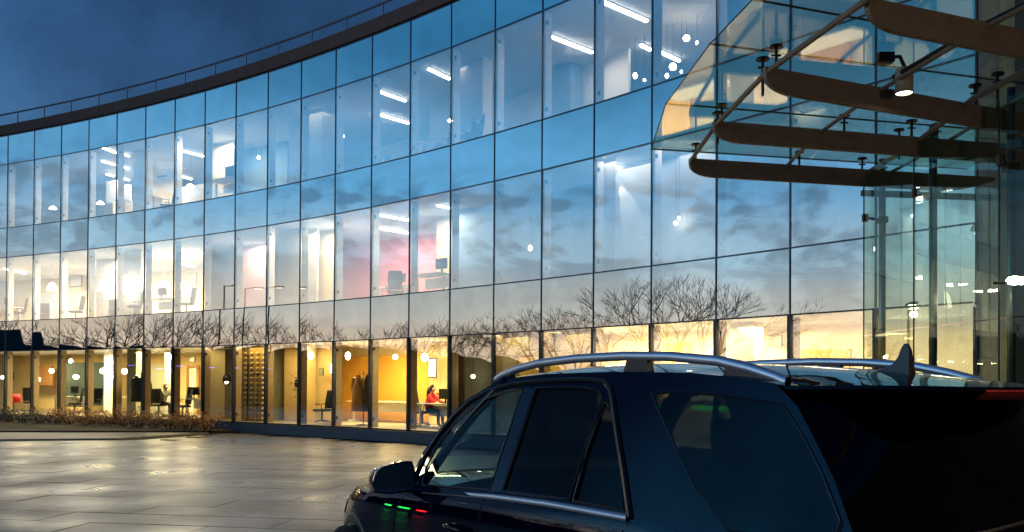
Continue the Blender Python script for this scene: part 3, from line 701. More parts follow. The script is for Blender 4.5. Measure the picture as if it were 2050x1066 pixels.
def in_front(p):
    for i in range(NP_ - 1):
        if FP[i].x <= p.x < FP[i + 1].x:
            w = (p.x - FP[i].x) / (FP[i + 1].x - FP[i].x); return p.y < FP[i].y * (1 - w) + FP[i + 1].y * w - .6
    return p.y < 14 if p.x > 0 else True
BED0, BED1 = on_h(-20, 868, 0), on_h(422, 866, 0)
seen, rest = [], []
for a in range(-26, 22):
    for b in range(-22, 34):
        c = PO + PU * ((a + .5 * (b % 2)) * SW) + PV * (b * SD)
        if not in_front(c) or c.x > 9: continue
        bl = on_h(150, 868, 0)
        if c.x < BED1.x + .3 and c.y > min(BED0.y, BED1.y) - 3.2: continue
        r = c.x / c.y if c.y > 9.2 else 9
        (seen if -.60 < r < -.03 and c.y < 34 else rest).append(c)
seen.sort(key=lambda c: c.length); rest += seen[298:]; seen = seen[:298]
sm = MB().box((0, 0, -.02), (SW - .014, SD - .014, .04)).v
o0 = MB().box((0, 0, -.02), (SW - .013, SD - .013, .04)).build('paving_slab', M_PAVE, plaza, bevel=.004)
first = True
for c in seen:
    o = o0 if first else link('paving_slab', o0.data, plaza); first = False
    o.location = (c.x, c.y, random.uniform(-.003, .001)); o.rotation_euler = (random.uniform(-.0022, .0022), random.uniform(-.0022, .0022), PA)
mb = MB()
for c in rest:
    mb.box((c.x, c.y, -.02), (SW - .014, SD - .014, .04), PA)
mb.build('paving_field', M_PAVE, plaza, kind='stuff')
# kerb and footpath in front of the planting bed
M_KERB = mat('kerb_concrete', (.26, .24, .20), .6, bump=.2)
q0, q1 = on_h(-60, 869, 0), on_h(418, 869, 0); q2, q3 = on_h(235, 881, 0), on_h(-60, 884, 0)
MB().prism([(q0.x, q0.y), (q1.x, q1.y), (q2.x, q2.y), (q3.x, q3.y)][::-1], -.025, .05).build('footpath', M_KERB, kind='structure')
e0, e1 = on_h(-60, 885, 0), on_h(232, 882.5, 0)
MB().prism([(e0.x, e0.y), (e0.x + .1, e0.y - 1.0), (e1.x - 1.2, e1.y - .62), (e1.x, e1.y)], -.025, -.012).build('dark_strip', mat('strip_dark', (.012, .011, .010), .8), kind='structure')  # thin dark band along the near edge of the footpath
M_SOIL = mat('soil', (.045, .03, .02), .9, bump=.5, bscale=20)
poly = [(q0.x, q0.y + .02), (q1.x, q1.y + .02), (IP(470, -.3).x, IP(470, -.3).y)] + [(OFF(i, -.07).x, OFF(i, -.07).y) for i in range(I0 + 7, I0 - 4, -1)]
MB().prism(poly, -.02, .10).build('planting_bed', M_SOIL, kind='structure')
M_HG = mat('clipped_leaf', (.05, .055, .035), .6, var=.4, vscale=9); M_HB = mat('copper_leaf', (.42, .19, .04), .6, var=.5, vscale=9); M_TW = mat('twig', (.05, .035, .02), .8)
def shrub(px, depth, w, h, m, label, group, n=520, name='shrub'):
    p = IP(px, depth); t = thing(name, label, 'shrub', (p.x, p.y, .09), tan_ang(px, 0), group)
    st = MB(); mb = MB(); tips = []
    for k in range(16):
        e = Vector((random.uniform(-w, w) * .5, random.uniform(-.45, .45), h * random.uniform(.6, 1.05))); s = Vector((e.x * .3, e.y * .3, 0))
        mid = (s + e) / 2 + Vector((random.uniform(-.06, .06), random.uniform(-.06, .06), 0)); st.tube([s, mid, e], [.012, .008, .004], 4); tips += [mid, e, (mid + e) / 2]
    for k in range(n):
        if k % 3: c = random.choice(tips) + Vector((random.gauss(0, .12), random.gauss(0, .1), random.gauss(0, .09)))
        else: c = Vector((random.uniform(-w / 2, w / 2), random.uniform(-.5, .45), h * random.random() ** .8))
        c.z = max(.02, c.z)
        a = Vector((random.uniform(-1, 1), random.uniform(-1, 1), random.uniform(-.7, .9))).normalized() * random.uniform(.03, .055); b = a.cross(Vector((random.random(), .3, 1))).normalized() * a.length * .5
        mb.add([c - a, c + b * 1.0, c + a, c - b], [(0, 1, 2, 3)])
    mb.build('foliage', m, t); st.build('stems', M_TW, t)
gl = ['at the left edge of the picture', 'second from the left edge', 'below the pin board', 'next to the first copper shrub']
for k in range(4): shrub(-12 + k * 30, -.9, 1.15, .50, M_HG, 'low grey green clipped shrub ' + gl[k], 'grey green shrubs in the bed', 620)
cl = ['nearest the clipped green ones', 'under the teal panel', 'under the long table', 'under the bright strip', 'under the largest globe lamp', 'under the coat stand', 'below the seated person in grey',
      'below the grey high-backed chair', 'below the right end desk', 'at the right end of the bed']
for k in range(10): shrub(112 + k * 33, -.9 - .03 * k, 1.2, random.uniform(.5, .66), M_HB, 'low copper leafed shrub ' + cl[k], 'copper leafed shrubs in the bed', 620)
# scattered fallen leaves by the bed
mb = MB()
for k in range(260):
    c = on_h(random.uniform(200, 520), 868 + abs(random.gauss(0, 3.5)), .062 if k % 2 else .008); a = random.uniform(0, 6.3); s = .035
    mb.add([(c.x + s * cos(a), c.y + s * sin(a), c.z), (c.x - s * sin(a), c.y + s * cos(a), c.z + .01), (c.x - s * cos(a), c.y - s * sin(a), c.z), (c.x + s * sin(a), c.y - s * cos(a), c.z + .012)], [(0, 1, 2, 3)])
mb.build('fallen_leaves', M_HB, kind='stuff')

# ---------------------------------------------------------------- glass entrance canopy
M_BROWN = mat('bronze_paint', (.26, .19, .135), .6, .0, var=.15, bump=.08)
M_STEEL = mat('brushed_steel', (.28, .25, .21), .3, .9); M_DSTEEL = mat('dark_steel', (.05, .035, .025), .4, .7)
M_CG = glass('canopy_glass', (.88, .91, .84), .085, (1.0, 1.0, .96), 1.5, wav=.002)
M_EDGE = mat('glass_edge', (.03, .045, .035), .2)
can = thing('entrance_canopy', 'curved glass canopy on brown steel fin beams over the entrance', 'canopy')
HB, HGZ = HC + 3.2, HC + 3.5
bl_ = [((1380, 318), (1730, 340), 4.9), ((1428, 243), (1830, 275), 5.2), ((1530, 135), (1995, 219), 5.6), ((1735, -3), (2050, 63), 5.6)]
B0 = []
for s, e, ln in bl_:
    a, b = on_h(*s, HB), on_h(*e, HB); B0.append((a, (b - a).normalized(), ln))
a4, d4, _ = B0[3]; a3, d3, _ = B0[2]
st = a4 - a3
for k in range(1, 4):
    q = B0[-1]; an = radians(-9 * 1); v = Matrix.Rotation(an, 3, 'Z') @ st; st = v; B0.append((q[0] + v, (Matrix.Rotation(radians(5), 3, 'Z') @ q[1]), 5.4))
for a, d, ln in B0:
    prof = []; n = 10; dp = .245
    for k in range(n + 1):
        f = k / n; prof.append((.36 * (1 - cos(f * pi / 2)) , -.06 - (dp - .06) * sin(f * pi / 2) ** .8))
    tail = [(ln - .9 + .9 * k / 8, -dp + (dp - .05) * (k / 8) ** 1.6) for k in range(9)]
    out = [(0, 0)] + prof + tail + [(ln, 0)]
    s = Vector((-d.y, d.x, 0)) * .026
    mb = MB(); m_ = len(out); vs = [a + d * x + Vector((0, 0, z)) - s for x, z in out] + [a + d * x + Vector((0, 0, z)) + s for x, z in out]
    mb.add(vs, [tuple(range(m_)), tuple(range(2 * m_ - 1, m_ - 1, -1))] + [(i, m_ + i, m_ + (i + 1) % m_, (i + 1) % m_) for i in range(m_)])
    mb.build('fin_beam', M_BROWN, can)
gl_ = [((1303, 300), (1730, 327)), ((1333, 209), (1828, 250)), ((1420, 90), (1986, 161)), ((1505, 1), (2050, 100))]
G0 = []
for s, e in gl_:
    a, b = on_h(*s, HGZ), on_h(*e, HGZ); G0.append((a, (b - a).normalized()))
sg = G0[3][0] - G0[2][0]
for k in range(3):
    v = Matrix.Rotation(radians(-10), 3, 'Z') @ (sg * 1.25 if k == 0 else sg); sg = v; G0.append((G0[-1][0] + v, Matrix.Rotation(radians(5), 3, 'Z') @ G0[-1][1]))
cuts = [(0.0, 2.55), (2.565, 5.3)]
for k in range(len(G0) - 1):
    (a, da), (b, db) = G0[k], G0[k + 1]; t = (b - a).normalized() * .006
    for c0, c1 in cuts:
        q = [a + da * c0 + t, a + da * c1 + t, b + db * c1 - t, b + db * c0 - t]
        MB().prism([(v.x, v.y) for v in q][::-1], HGZ - .008, HGZ + .008).build('glass_panel', M_CG, can)
    MB().tube([a - Vector((0, 0, 0)) , b], .009, 4).build('panel_edge', M_EDGE, can)
for a, da in G0: MB().tube([a + Vector((0, 0, .012)), a + da * 5.3 + Vector((0, 0, .012))], .011, 4).build('joint_seal', M_EDGE, can)
def purlin(pts, r, name='purlin', h=HB - .04, m=M_BROWN):
    w = [on_h(px, py, h) for px, py in pts]
    MB().tube(w, r, 8).build(name, m, can)
purlin([(1383, 322), (1434, 250), (1534, 146), (1742, -5), (1990, -120)], .028)
purlin([(1563, 345), (1636, 270), (1748, 190), (1962, 60), (2200, -60)], .024)
purlin([(1735, 347), (1832, 288), (1952, 196), (2170, 80)], .035); purlin([(1775, 350), (1880, 294), (2010, 215), (2230, 100)], .024)
purlin([(1790, 155), (1968, 52), (2200, -60)], .03, 'light_track', HB + .02, M_DSTEEL)
for px, py in [(1393, 290), (1437, 227), (1445, 211), (1527, 119), (1554, 94), (1726, 318), (1771, 324), (1825, 243), (1800, 261), (1876, 250), (1952, 172), (1997, 149), (1600, 305), (1690, 232)]:
    p = on_h(px, py, HGZ - .03)
    t = MB().lathe([(.001, .015), (.065, .012), (.07, -.01), (.02, -.016)], c=p, n=12).tube([p, (p.x, p.y, HB - .12)], .016, 6)
    t.tube([(p.x - .05, p.y, HGZ - .12), (p.x + .05, p.y, HGZ - .12)], .012, 5).build('patch_fitting', M_DSTEEL, can)
# spotlight
p = on_h(1810, 188, HC + 3.02)
sp = thing('spotlight', 'white cylinder spotlight shining down under the glass canopy', 'spotlight', p)
MB().lathe([(.001, .26), (.075, .26), (.087, .235), (.087, 0), (.079, 0), (.075, .08)], n=20).build('housing', mat('lamp_housing', (.42, .38, .33), .5), sp, smooth=True)
MB().lathe([(.001, .015), (.077, .015), (.079, .008)], n=20).build('lens', emis('spot_lens', (1, .85, .6), 20), sp)
MB().tube([(0, 0, .28), (-.02, .05, .40), (-.12, .14, .42)], .02, 6).box((-.13, .15, .42), (.16, .10, .10)).build('bracket', M_DSTEEL, sp)
ld = bpy.data.lights.new('spot_beam', 'SPOT'); ld.energy = 60; ld.color = (1, .8, .5); ld.spot_size = radians(95); ld.shadow_soft_size = .06
so = bpy.data.objects.new('spot_beam', ld); COL.objects.link(so); so.parent = sp; so.location = (0, 0, .02)
# second lit lamp at the right edge on its arm
p = IP(1, 0)
pw = Vector((2030 - 1025, 0, 0)); d = ray(2031, 562); lp = Vector((0, 0, HC)) + d * (9.3 / d.y)
wl = thing('wall_lamp', 'bright oval lamp on a short arm at the right edge', 'lamp', lp)
MB().lathe([(.001, .05), (.06, .035), (.085, 0), (.06, -.035), (.001, -.05)], n=14).build('bulb', emis('lamp_glow', (1, .95, .7), 14), wl, smooth=True)
MB().tube([(0, 0, 0), (-.12, .02, -.03), (-.20, .05, -.02)], .012, 6).build('arm', M_DSTEEL, wl)

# ---------------------------------------------------------------- frameless glass lobby wall below the canopy
M_LG = glass('lobby_glass', (.86, .93, .84), .06, (.9, 1, .9), 1.5, wav=.002)
lob = thing('lobby_glass_wall', 'frameless greenish glass lobby wall on steel posts under the canopy', 'glass wall')
V = [Vector((5.13, 12.80)), Vector((5.11, 11.16)), Vector((5.30, 9.55)), Vector((5.75, 8.0))]
tops = [HB - .30, HB - .02, HB - .02, HB - .02]
for k in range(3):
    a, b = V[k], V[k + 1]; t = (b - a).normalized() * .008; nn = Vector((-t.y, t.x)) * .9
    for z0, z1 in ((.05, 2.42), (2.435, HB - .04)):
        MB().prism([(a.x + t.x, a.y + t.y), (b.x - t.x, b.y - t.y), (b.x - t.x + nn.x, b.y - t.y + nn.y), (a.x + t.x + nn.x, a.y + t.y + nn.y)], z0, z1).build('glass_sheet', M_LG, lob)
    MB().tube([(a.x, a.y, .03), (a.x, a.y, HB - .05)], .010, 5).build('edge_strip', M_EDGE, lob)
for (x, y, r) in ((5.46, 12.95, .05), (5.42, 11.30, .05), (5.60, 9.85, .045)):
    MB().tube([(x, y, 0), (x, y, HB + .2)], r, 12).build('post', M_STEEL, lob, smooth=True)
    for z in (1.4, 4.15):
        k = min(V, key=lambda v: (v - Vector((x, y))).length)
        MB().tube([(x, y, z), (k.x + .03, k.y, z)], .022, 6).lathe([(.001, .06), (.05, .05), (.05, -.05), (.001, -.06)], c=(k.x + .02, k.y, z), n=8).box((x, y, z), (.13, .13, .09)).build('spider_bracket', M_DSTEEL, lob)
MB().prism([(5.16, 12.92), (5.16, 13.0), (8.2, 13.4), (8.2, 13.3)], HB - .34, HB - .26).build('head_channel', M_DSTEEL, lob)
# return wall at the right end
M_DW = mat('dark_cladding', (.045, .035, .022), .6, bump=.3, bscale=15); M_PK = mat('stone_cladding', (.30, .24, .18), .6)
rw = thing('side_wing', 'dark clad side wing with pale stone strip right of the lobby', 'building')
e = FP[-1]
w1 = Vector((7.35, 13.25)); w2 = Vector((7.05, 12.3)); w3 = Vector((6.0, 10.05)); 
MB().prism([(e.x + .02, e.y), (w1.x, w1.y), (w1.x + 1, w1.y), (e.x + 1.2, e.y)][::-1], 0, ZA + .5).build('stone_strip', M_PK, rw)
MB().prism([(w1.x, w1.y - .003), (w2.x, w2.y), (w2.x + 1, w2.y), (w1.x + 1, w1.y - .003)][::-1], 0, ZA + .5).build('stone_strip', M_BEIGE if False else W_BEIGE, rw)
MB().prism([(7.05, 12.28), (7.4, 11.6), (10.5, 9.0), (13, 4), (13, -16), (17, -16), (17, 14), (9, 14)], 0, ZA + 1).build('dark_wall', M_DW, rw)
# plinth strip and threshold beneath the canopy
MB().prism([(V[0].x, V[0].y), (V[1].x, V[1].y), (V[2].x, V[2].y), (V[3].x, V[3].y), (V[3].x + .12, V[3].y), (V[2].x + .12, V[2].y), (V[1].x + .12, V[1].y), (V[0].x + .12, V[0].y)], 0, .045).build('floor_channel', M_DSTEEL, lob)

# ---------------------------------------------------------------- the parked car (local axes: x forward from the tail, y to its left, z up)
CA = 1.0111
car = thing('parked_car', 'dark navy off-road estate car with silver roof rails, seen from its rear left', 'car', (1.7793, 2.918, 0), pi - CA)
def paint():
    m = mat('navy_paint', (.0012, .0014, .010), .5, .0, var=.04, coat=.8, spec=.0, vscale=2)
    return m
M_CAR = paint(); M_TRIM = mat('rubber_trim', (.008, .008, .009), .35, bump=.1); M_CHR = mat('satin_aluminium', (.62, .66, .72), .36, .75, var=.03)
M_CGL = glass('car_glass', (.55, .72, .72), .035, (1, 1, 1), 1.5, gain=1.0); M_PGL = glass('privacy_glass', (.018, .021, .026), .028, (1, 1, 1), 1.5)
M_SEAT = mat('seat_leather', (.02, .018, .016), .5); M_TYRE = mat('tyre', (.012, .012, .012), .9); M_RIM = mat('alloy', (.35, .35, .37), .3, .9)
def lerp(tab, x):
    if x <= tab[0][0]: return tab[0][1]
    for (a, b), (c, d) in zip(tab, tab[1:]):
        if x <= c: return b + (d - b) * (x - a) / (c - a)
    return tab[-1][1]
HT = [(0, 1.13), (1.06, 1.155), (1.6, 1.147), (2.06, 1.128), (2.73, 1.084), (3.0, 1.07), (3.43, 1.045), (3.98, .985), (4.4, .92), (4.65, .86), (4.8, .74)]
WB = [(0, .86), (.1, .90), (.3, .94), (.6, .955), (.8, .952), (.9, .942), (.96, .93), (1, .915)]
UF = [(0, 4.70), (.3, 4.80), (.7, 4.79), (.88, 4.72), (1, 4.60)]
UR = [(0, .10), (.2, .0), (.5, .0), (.8, .03), (1, .05)]
def ringpt(w, th):
    uf, ur, wb = lerp(UF, w), lerp(UR, w), lerp(WB, w); c, s = cos(th), sin(th)
    n = 3.4 if c > 0 else 7.0; uc = 2.3
    u = uc + (uf - uc if c > 0 else uc - ur) * math.copysign(abs(c) ** (2 / n), c); v = wb * math.copysign(abs(s) ** (2 / n), s)
    return u, v, .28 + (lerp(HT, u) - .28) * w
NR = 96
rows = [[ringpt(w, 2 * pi * j / NR) for j in range(NR)] for w in (0, .06, .15, .3, .45, .55, .66, .75, .82, .88, .92, .96, .985, 1)]
b_ = MB().grid(rows, close=True)
b_.build('body', M_CAR, car, smooth=True)
def vmax(u):
    uf, ur = lerp(UF, 1), lerp(UR, 1); uc = 2.3; wb = lerp(WB, 1)
    t = (u - uc) / ((uf - uc) if u > uc else (uc - ur)); n = 3.4 if u > uc else 7.0
    return wb * max(0, 1 - abs(t) ** n) ** (1 / n)
rows = []
for i in range(25):
    u = 2.75 + (4.5995 - 2.75) * (1 - (1 - i / 24) ** 1.6); w = vmax(u)
    rows.append([(u, w * s, lerp(HT, u) + .075 * (1 - abs(s) ** 2.4) * min(1, (4.62 - u) * 3)) for s in [k / 8 for k in range(-8, 9)]])
MB().grid(rows).build('bonnet', M_CAR, car, smooth=True)
def vs(h): return .92 - .46 * (h - 1.13)
OUT = [(.06, 1.125), (.5, 1.135), (1.06, 1.152), (1.6, 1.144), (2.06, 1.125), (2.73, 1.081), (2.97, 1.07), (2.955, 1.16), (2.935, 1.28), (2.87, 1.39), (2.78, 1.50), (2.66, 1.59), (2.5, 1.655), (2.36, 1.695), (2.0, 1.715), (1.5, 1.72), (1.0, 1.71), (.75, 1.69), (.56, 1.668), (.44, 1.594), (.32, 1.48), (.21, 1.37), (.10, 1.234)]
W1 = [(2.78, 1.115), (2.82, 1.20), (2.80, 1.30), (2.73, 1.42), (2.62, 1.52), (2.46, 1.592), (2.30, 1.63), (2.15, 1.642), (2.12, 1.348), (2.09, 1.155), (2.4, 1.138)]
W2 = [(1.985, 1.162), (2.01, 1.42), (2.035, 1.645), (1.8, 1.652), (1.62, 1.648), (1.53, 1.635), (1.485, 1.605), (1.485, 1.386), (1.455, 1.180)]
W3 = [(1.430, 1.180), (1.462, 1.386), (1.464, 1.590), (1.42, 1.575), (1.345, 1.51), (1.24, 1.385), (1.10, 1.182)]
W4 = [(1.185, 1.628), (1.0, 1.635), (.75, 1.622), (.50, 1.597), (.38, 1.50), (.26, 1.385), (.15, 1.26), (.15, 1.185), (.56, 1.180), (.779, 1.299), (.98, 1.46)]
def dense(p, n=4, closed=True):
    o = []
    for i in range(len(p) if closed else len(p) - 1):
        a, b = p[i], p[(i + 1) % len(p)]
        for k in range(n): o.append((a[0] + (b[0] - a[0]) * k / n, a[1] + (b[1] - a[1]) * k / n))
    if not closed: o.append(p[-1])
    return o
def map3(u, h, sd, off=0): return (u, sd * (vs(h) + off), h)
for sd in (1, -1):
    loops = [[Vector((u, h, 0)) for u, h in dense(l, 2)] for l in (OUT, W1, W2, W3, W4)]
    tri = tessellate_polygon(loops); flat = [p for l in loops for p in l]
    mb = MB().add([map3(p.x, p.y, sd) for p in flat], [t for t in tri])
    mb.build('side_frame', M_CAR, car)
    for wn_, wl_, g_ in (('front_door_glass', W1, M_CGL), ('rear_door_glass', W2, M_PGL), ('vent_glass', W3, M_PGL), ('quarter_glass', W4, M_PGL)):
        c = (sum(p[0] for p in wl_) / len(wl_), sum(p[1] for p in wl_) / len(wl_))
        lp_ = dense([(p[0] + (p[0] - c[0]) * .02, p[1] + (p[1] - c[1]) * .02) for p in wl_], 2)
        vsn = [map3(*p, sd, -.006 if wl_ is not W4 else .003) for p in lp_]
        MB().add(vsn, [tuple(range(len(vsn)))]).build(wn_, g_, car)
        MB().tube([map3(*p, sd, .001) for p in dense(wl_, 2) + [wl_[0]]], .007 if wl_ is not W4 else .006, 5, caps=False).build('window_seal', M_TRIM, car)
    MB().tube([map3(*p, sd, .004) for p in dense([(2.90, 1.13), (2.885, 1.28), (2.83, 1.38), (2.74, 1.49), (2.62, 1.575), (2.46, 1.635), (2.25, 1.668), (2.0, 1.682), (1.75, 1.688), (1.6, 1.686), (1.51, 1.675), (1.455, 1.645), (1.40, 1.585), (1.30, 1.46), (1.18, 1.32), (1.05, 1.156)], 2, False)], .013, 6).build('door_frame_trim', mat('door_frame_satin', (.05, .045, .04), .3, .5), car)
    # B pillar cover
    q = [(2.083, 1.150), (2.143, 1.643), (2.045, 1.645), (1.992, 1.158)]
    MB().add([map3(*p, sd, .004) for p in q], [(0, 1, 2, 3)]).build('pillar_cover', mat('gloss_black', (.006, .006, .007), .06, coat=1), car)
    # belt strip
    rows = [[(u, sd * (lerp(WB, 1) + .006 + o), lerp(HT, u) + z) for o, z in ((-.012, -.014), (.003, -.012), (.006, .0), (.002, .013), (-.014, .016))] for u in [1.06 + k * (2.80 - 1.06) / 16 for k in range(17)]]
    MB().grid(rows).build('belt_strip', M_CHR, car, smooth=True)
    # roof rail with feet
    RP = [(2.52, 1.690), (2.46, 1.712), (2.30, 1.746), (2.105, 1.770), (1.8, 1.785), (1.443, 1.788), (1.15, 1.778), (.879, 1.754), (.72, 1.722), (.60, 1.690), (.55, 1.672)]
    rows = []
    for u, h in dense(RP, 3, False):
        rows.append([(u, sd * (.62 + .019 * cos(q)), h + .021 * sin(q)) for q in [2 * pi * k / 10 for k in range(10)]])
    rl = MB().grid(rows, close=True).build('roof_rail', M_CHR, car, smooth=True)
    for a, b, h0, h1 in ((2.50, 2.34, 1.69, 1.735), (1.44, 1.26, 1.70, 1.775), (.86, .60, 1.665, 1.74)):
        MB().add([(a, sd * .606, h0), (b, sd * .606, h0), (b, sd * .634, h0), (a, sd * .634, h0), (a - .03 if a < 2 else a - .1, sd * .606, h1 - (.0 if a < 2 else 0)), (b + .02, sd * .606, h1 - (.04 if b == .6 else 0)), (b + .02, sd * .634, h1 - (.04 if b == .6 else 0)), (a - .03 if a < 2 else a - .1, sd * .634, h1)],
                 [(0, 3, 2, 1), (4, 5, 6, 7), (0, 1, 5, 4), (1, 2, 6, 5), (2, 3, 7, 6), (3, 0, 4, 7)]).build('foot', M_TRIM, rl)
    # panel gaps
    def side_pt(u, w): 
        n = 7.0 if u < 2.3 else 3.4; uf, ur = lerp(UF, w), lerp(UR, w); t = (u - 2.3) / ((uf - 2.3) if u > 2.3 else (2.3 - ur))
        return (u, sd * (lerp(WB, w) * (1 - abs(t) ** n) ** (1 / n)), .28 + (lerp(HT, u) - .28) * w)
    for l in ([(2.13, .99), (2.15, .8), (2.16, .5), (2.16, .15)], [(1.05, .99), (1.14, .8), (1.30, .6), (1.36, .4), (1.36, .15)], [(3.02, .98), (3.10, .8), (3.14, .5), (3.12, .15)]):
        MB().tube([side_pt(*p) for p in dense(l, 4, False)], .0035, 4).build('door_gap', M_TRIM, car)
    for u in (2.33, 1.52):
        w = .80; x = side_pt(u, w)
        MB().tube([(u - .11, x[1] + sd * .012, x[2]), (u - .07, x[1] + sd * .04, x[2] + .004), (u + .07, x[1] + sd * .04, x[2] + .004), (u + .11, x[1] + sd * .012, x[2])], .013, 8).build('door_handle', M_CHR if 0 else M_CAR, car, smooth=True)
    def body_v(u, h):
        w = max(0, min(1, (h - .28) / (lerp(HT, u) - .28))); return side_pt(u, w)[1] * sd
    # wheels
    for u in (.96, 3.875):
        wh = bpy.data.objects.new('wheel', None); COL.objects.link(wh); wh.parent = car; wh.location = (u, sd * .84, .372)
        R = Matrix.Rotation(-sd * pi / 2, 3, 'X')
        MB().lathe([(.24, -.12), (.34, -.125), (.37, -.10), (.372, 0), (.37, .10), (.34, .12), (.25, .115)], n=36, M=R).build('tyre', M_TYRE, wh, smooth=True)
        rm = MB().lathe([(.25, .11), (.235, .06), (.235, -.05)], n=30, M=R).lathe([(.001, .10), (.06, .10), (.07, .07)], n=14, M=R)
        for k in range(5):
            q = 2 * pi * k / 5; a = R @ Vector((.05 * cos(q), .05 * sin(q), .085)); b2 = R @ Vector((.24 * cos(q), .24 * sin(q), .10)); rm.tube([a, b2], [.035, .028], 6)
        rm.build('rim', M_RIM, wh, smooth=True)
        rows = [[(u + r_ * cos(q), sd * (body_v(u + r_ * cos(q), .372 + r_ * sin(q)) + dd), .372 + r_ * sin(q)) for q in [-.35 + (pi + .7) * k / 20 for k in range(21)]] for r_, dd in ((.40, .004), (.44, .006), (.455, .0))]
        MB().grid(rows, flip=sd > 0).build('wheel_arch', M_TRIM, car)
# roof
HCN = [(0, 1.655), (.08, 1.660), (.35, 1.692), (.6, 1.720), (1.0, 1.750), (1.5, 1.770), (2.0, 1.768), (2.3, 1.748), (2.62, 1.695)]
HED = [(0, 1.62), (.08, 1.635), (.5, 1.655), (.56, 1.668), (.75, 1.690), (1.0, 1.710), (1.5, 1.72), (2.0, 1.715), (2.36, 1.695), (2.62, 1.62)]
rows = []
for r in range(31):
    row = []
    for k in range(-12, 13):
        s = k / 12; uf = 2.62 - .26 * s * s; ur = .07 + .45 * abs(s) ** 3.2; u = uf + (ur - uf) * r / 30
        hc, he = lerp(HCN, u), lerp(HED, u)
        row.append((u, s * vs(he), hc + (he - hc) * abs(s) ** 2.6))
    rows.append(row)
MB().grid(rows).build('roof', M_CAR, car, smooth=True)
edge = rows[-1]
# spoiler lip below the trailing edge and brake light
low = [(u + .05, v * .985, h - .045) for u, v, h in edge]; low2 = [(u + .16, v * .96, h - .065) for u, v, h in edge]
MB().grid([edge, [(u - .004, v, h - .012) for u, v, h in edge], low, low2]).build('spoiler', M_CAR, car, smooth=False)
bl = [e for e in edge if abs(e[1]) < .25]
rows = [[(u + o, v, h + z) for u, v, h in bl] for o, z in ((-.008, -.010), (-.009, -.015), (.014, -.031), (.036, -.043))]
bm_ = mat('brake_lens', (.6, .03, .02), .2, coat=1)
MB().grid(rows).build('brake_light', bm_, car)
# tail glass and tailgate
rows = []
for h, us, uc in ((1.60, .45, .26), (1.5, .345, .20), (1.4, .24, .145), (1.3, .16, .10), (1.2, .09, .065), (1.125, .06, .045)):
    rows.append([(uc + (us - uc) * abs(k / 14) ** 3.2, vs(h) * k / 14, h) for k in range(-14, 15)])
MB().grid(rows, flip=True).build('tail_glass', M_PGL, car, smooth=True)
MB().tube([(.035, -.02, 1.22), (.03, .3, 1.2), (.04, .55, 1.19)], .008, 6).build('rear_wiper', M_TRIM, car)
# windscreen
rows = []
for r in range(9):
    f = r / 8; row = []
    for k in range(-10, 11):
        s = k / 10; v = s * (.86 - .215 * f); ub = 2.94 + .42 * (1 - abs(s) ** 2.2); ut = 2.62 - .26 * s * s
        row.append((ub + (ut - ub) * (f + .12 * f * (1 - f)), v, 1.085 + (1.692 - .0 * s - 1.085) * f + .05 * sin(pi * f)))
    rows.append(row)
MB().grid(rows).build('windscreen', M_CGL, car, smooth=True)
for sd in (1, -1):
    MB().tube([(r_[0][0] if sd < 0 else r_[-1][0], r_[0][1] if sd < 0 else r_[-1][1], r_[0][2]) for r_ in rows], .028, 8).build('windscreen_pillar', M_CAR, car, smooth=True)
# aerial fin
prof = [(.65, 1.715), (.60, 1.732), (.56, 1.748), (.540, 1.775), (.529, 1.810), (.520, 1.824), (.508, 1.825), (.496, 1.80), (.488, 1.70)]
mb = MB(); n = len(prof)
mb.add([(u, .014 * (1.83 - h) / .1 + .005, h) for u, h in prof] + [(u, -.014 * (1.83 - h) / .1 - .005, h) for u, h in prof], [tuple(range(n)), tuple(range(2 * n - 1, n - 1, -1))] + [(i, n + i, n + (i + 1) % n, (i + 1) % n) for i in range(n)])
mb.build('aerial_fin', M_TRIM, car)
# mirrors
for sd in (1, -1):
    mr_ = MB(); rows = []
    for f, sc_ in ((0, 1.0), (.35, .97), (.7, .8), (1, .45)):
        c = (2.95 + .14 * f, 1.03, 1.145)
        rows.append([(2.87 + .10 * (y - .93) / .2 + .15 * f, sd * (1.03 + (y - 1.03) * sc_), 1.145 + (z - 1.145) * sc_) for y, z in ((.93, 1.075), (.925, 1.17), (.945, 1.238), (.99, 1.238), (1.08, 1.212), (1.125, 1.185), (1.14, 1.13), (1.13, 1.065), (1.05, 1.055))])
    mr_.grid(rows, close=True, flip=sd > 0); mo = mr_.build('mirror_housing', M_CAR, car, smooth=True)
    r0 = rows[0]
    MB().add([(x + .006, sd * 1.03 + (y - sd * 1.03) * .92, 1.145 + (z - 1.145) * .9) for x, y, z in r0], [tuple(range(len(r0)))]).build('mirror_glass', mat('mirror_face', (.10, .13, .15), .02, 1.0), mo)
    MB().tube([(2.93, sd * .90, 1.09), (2.96, sd * 1.0, 1.10)], .035, 8).build('mirror_arm', M_TRIM, mo)
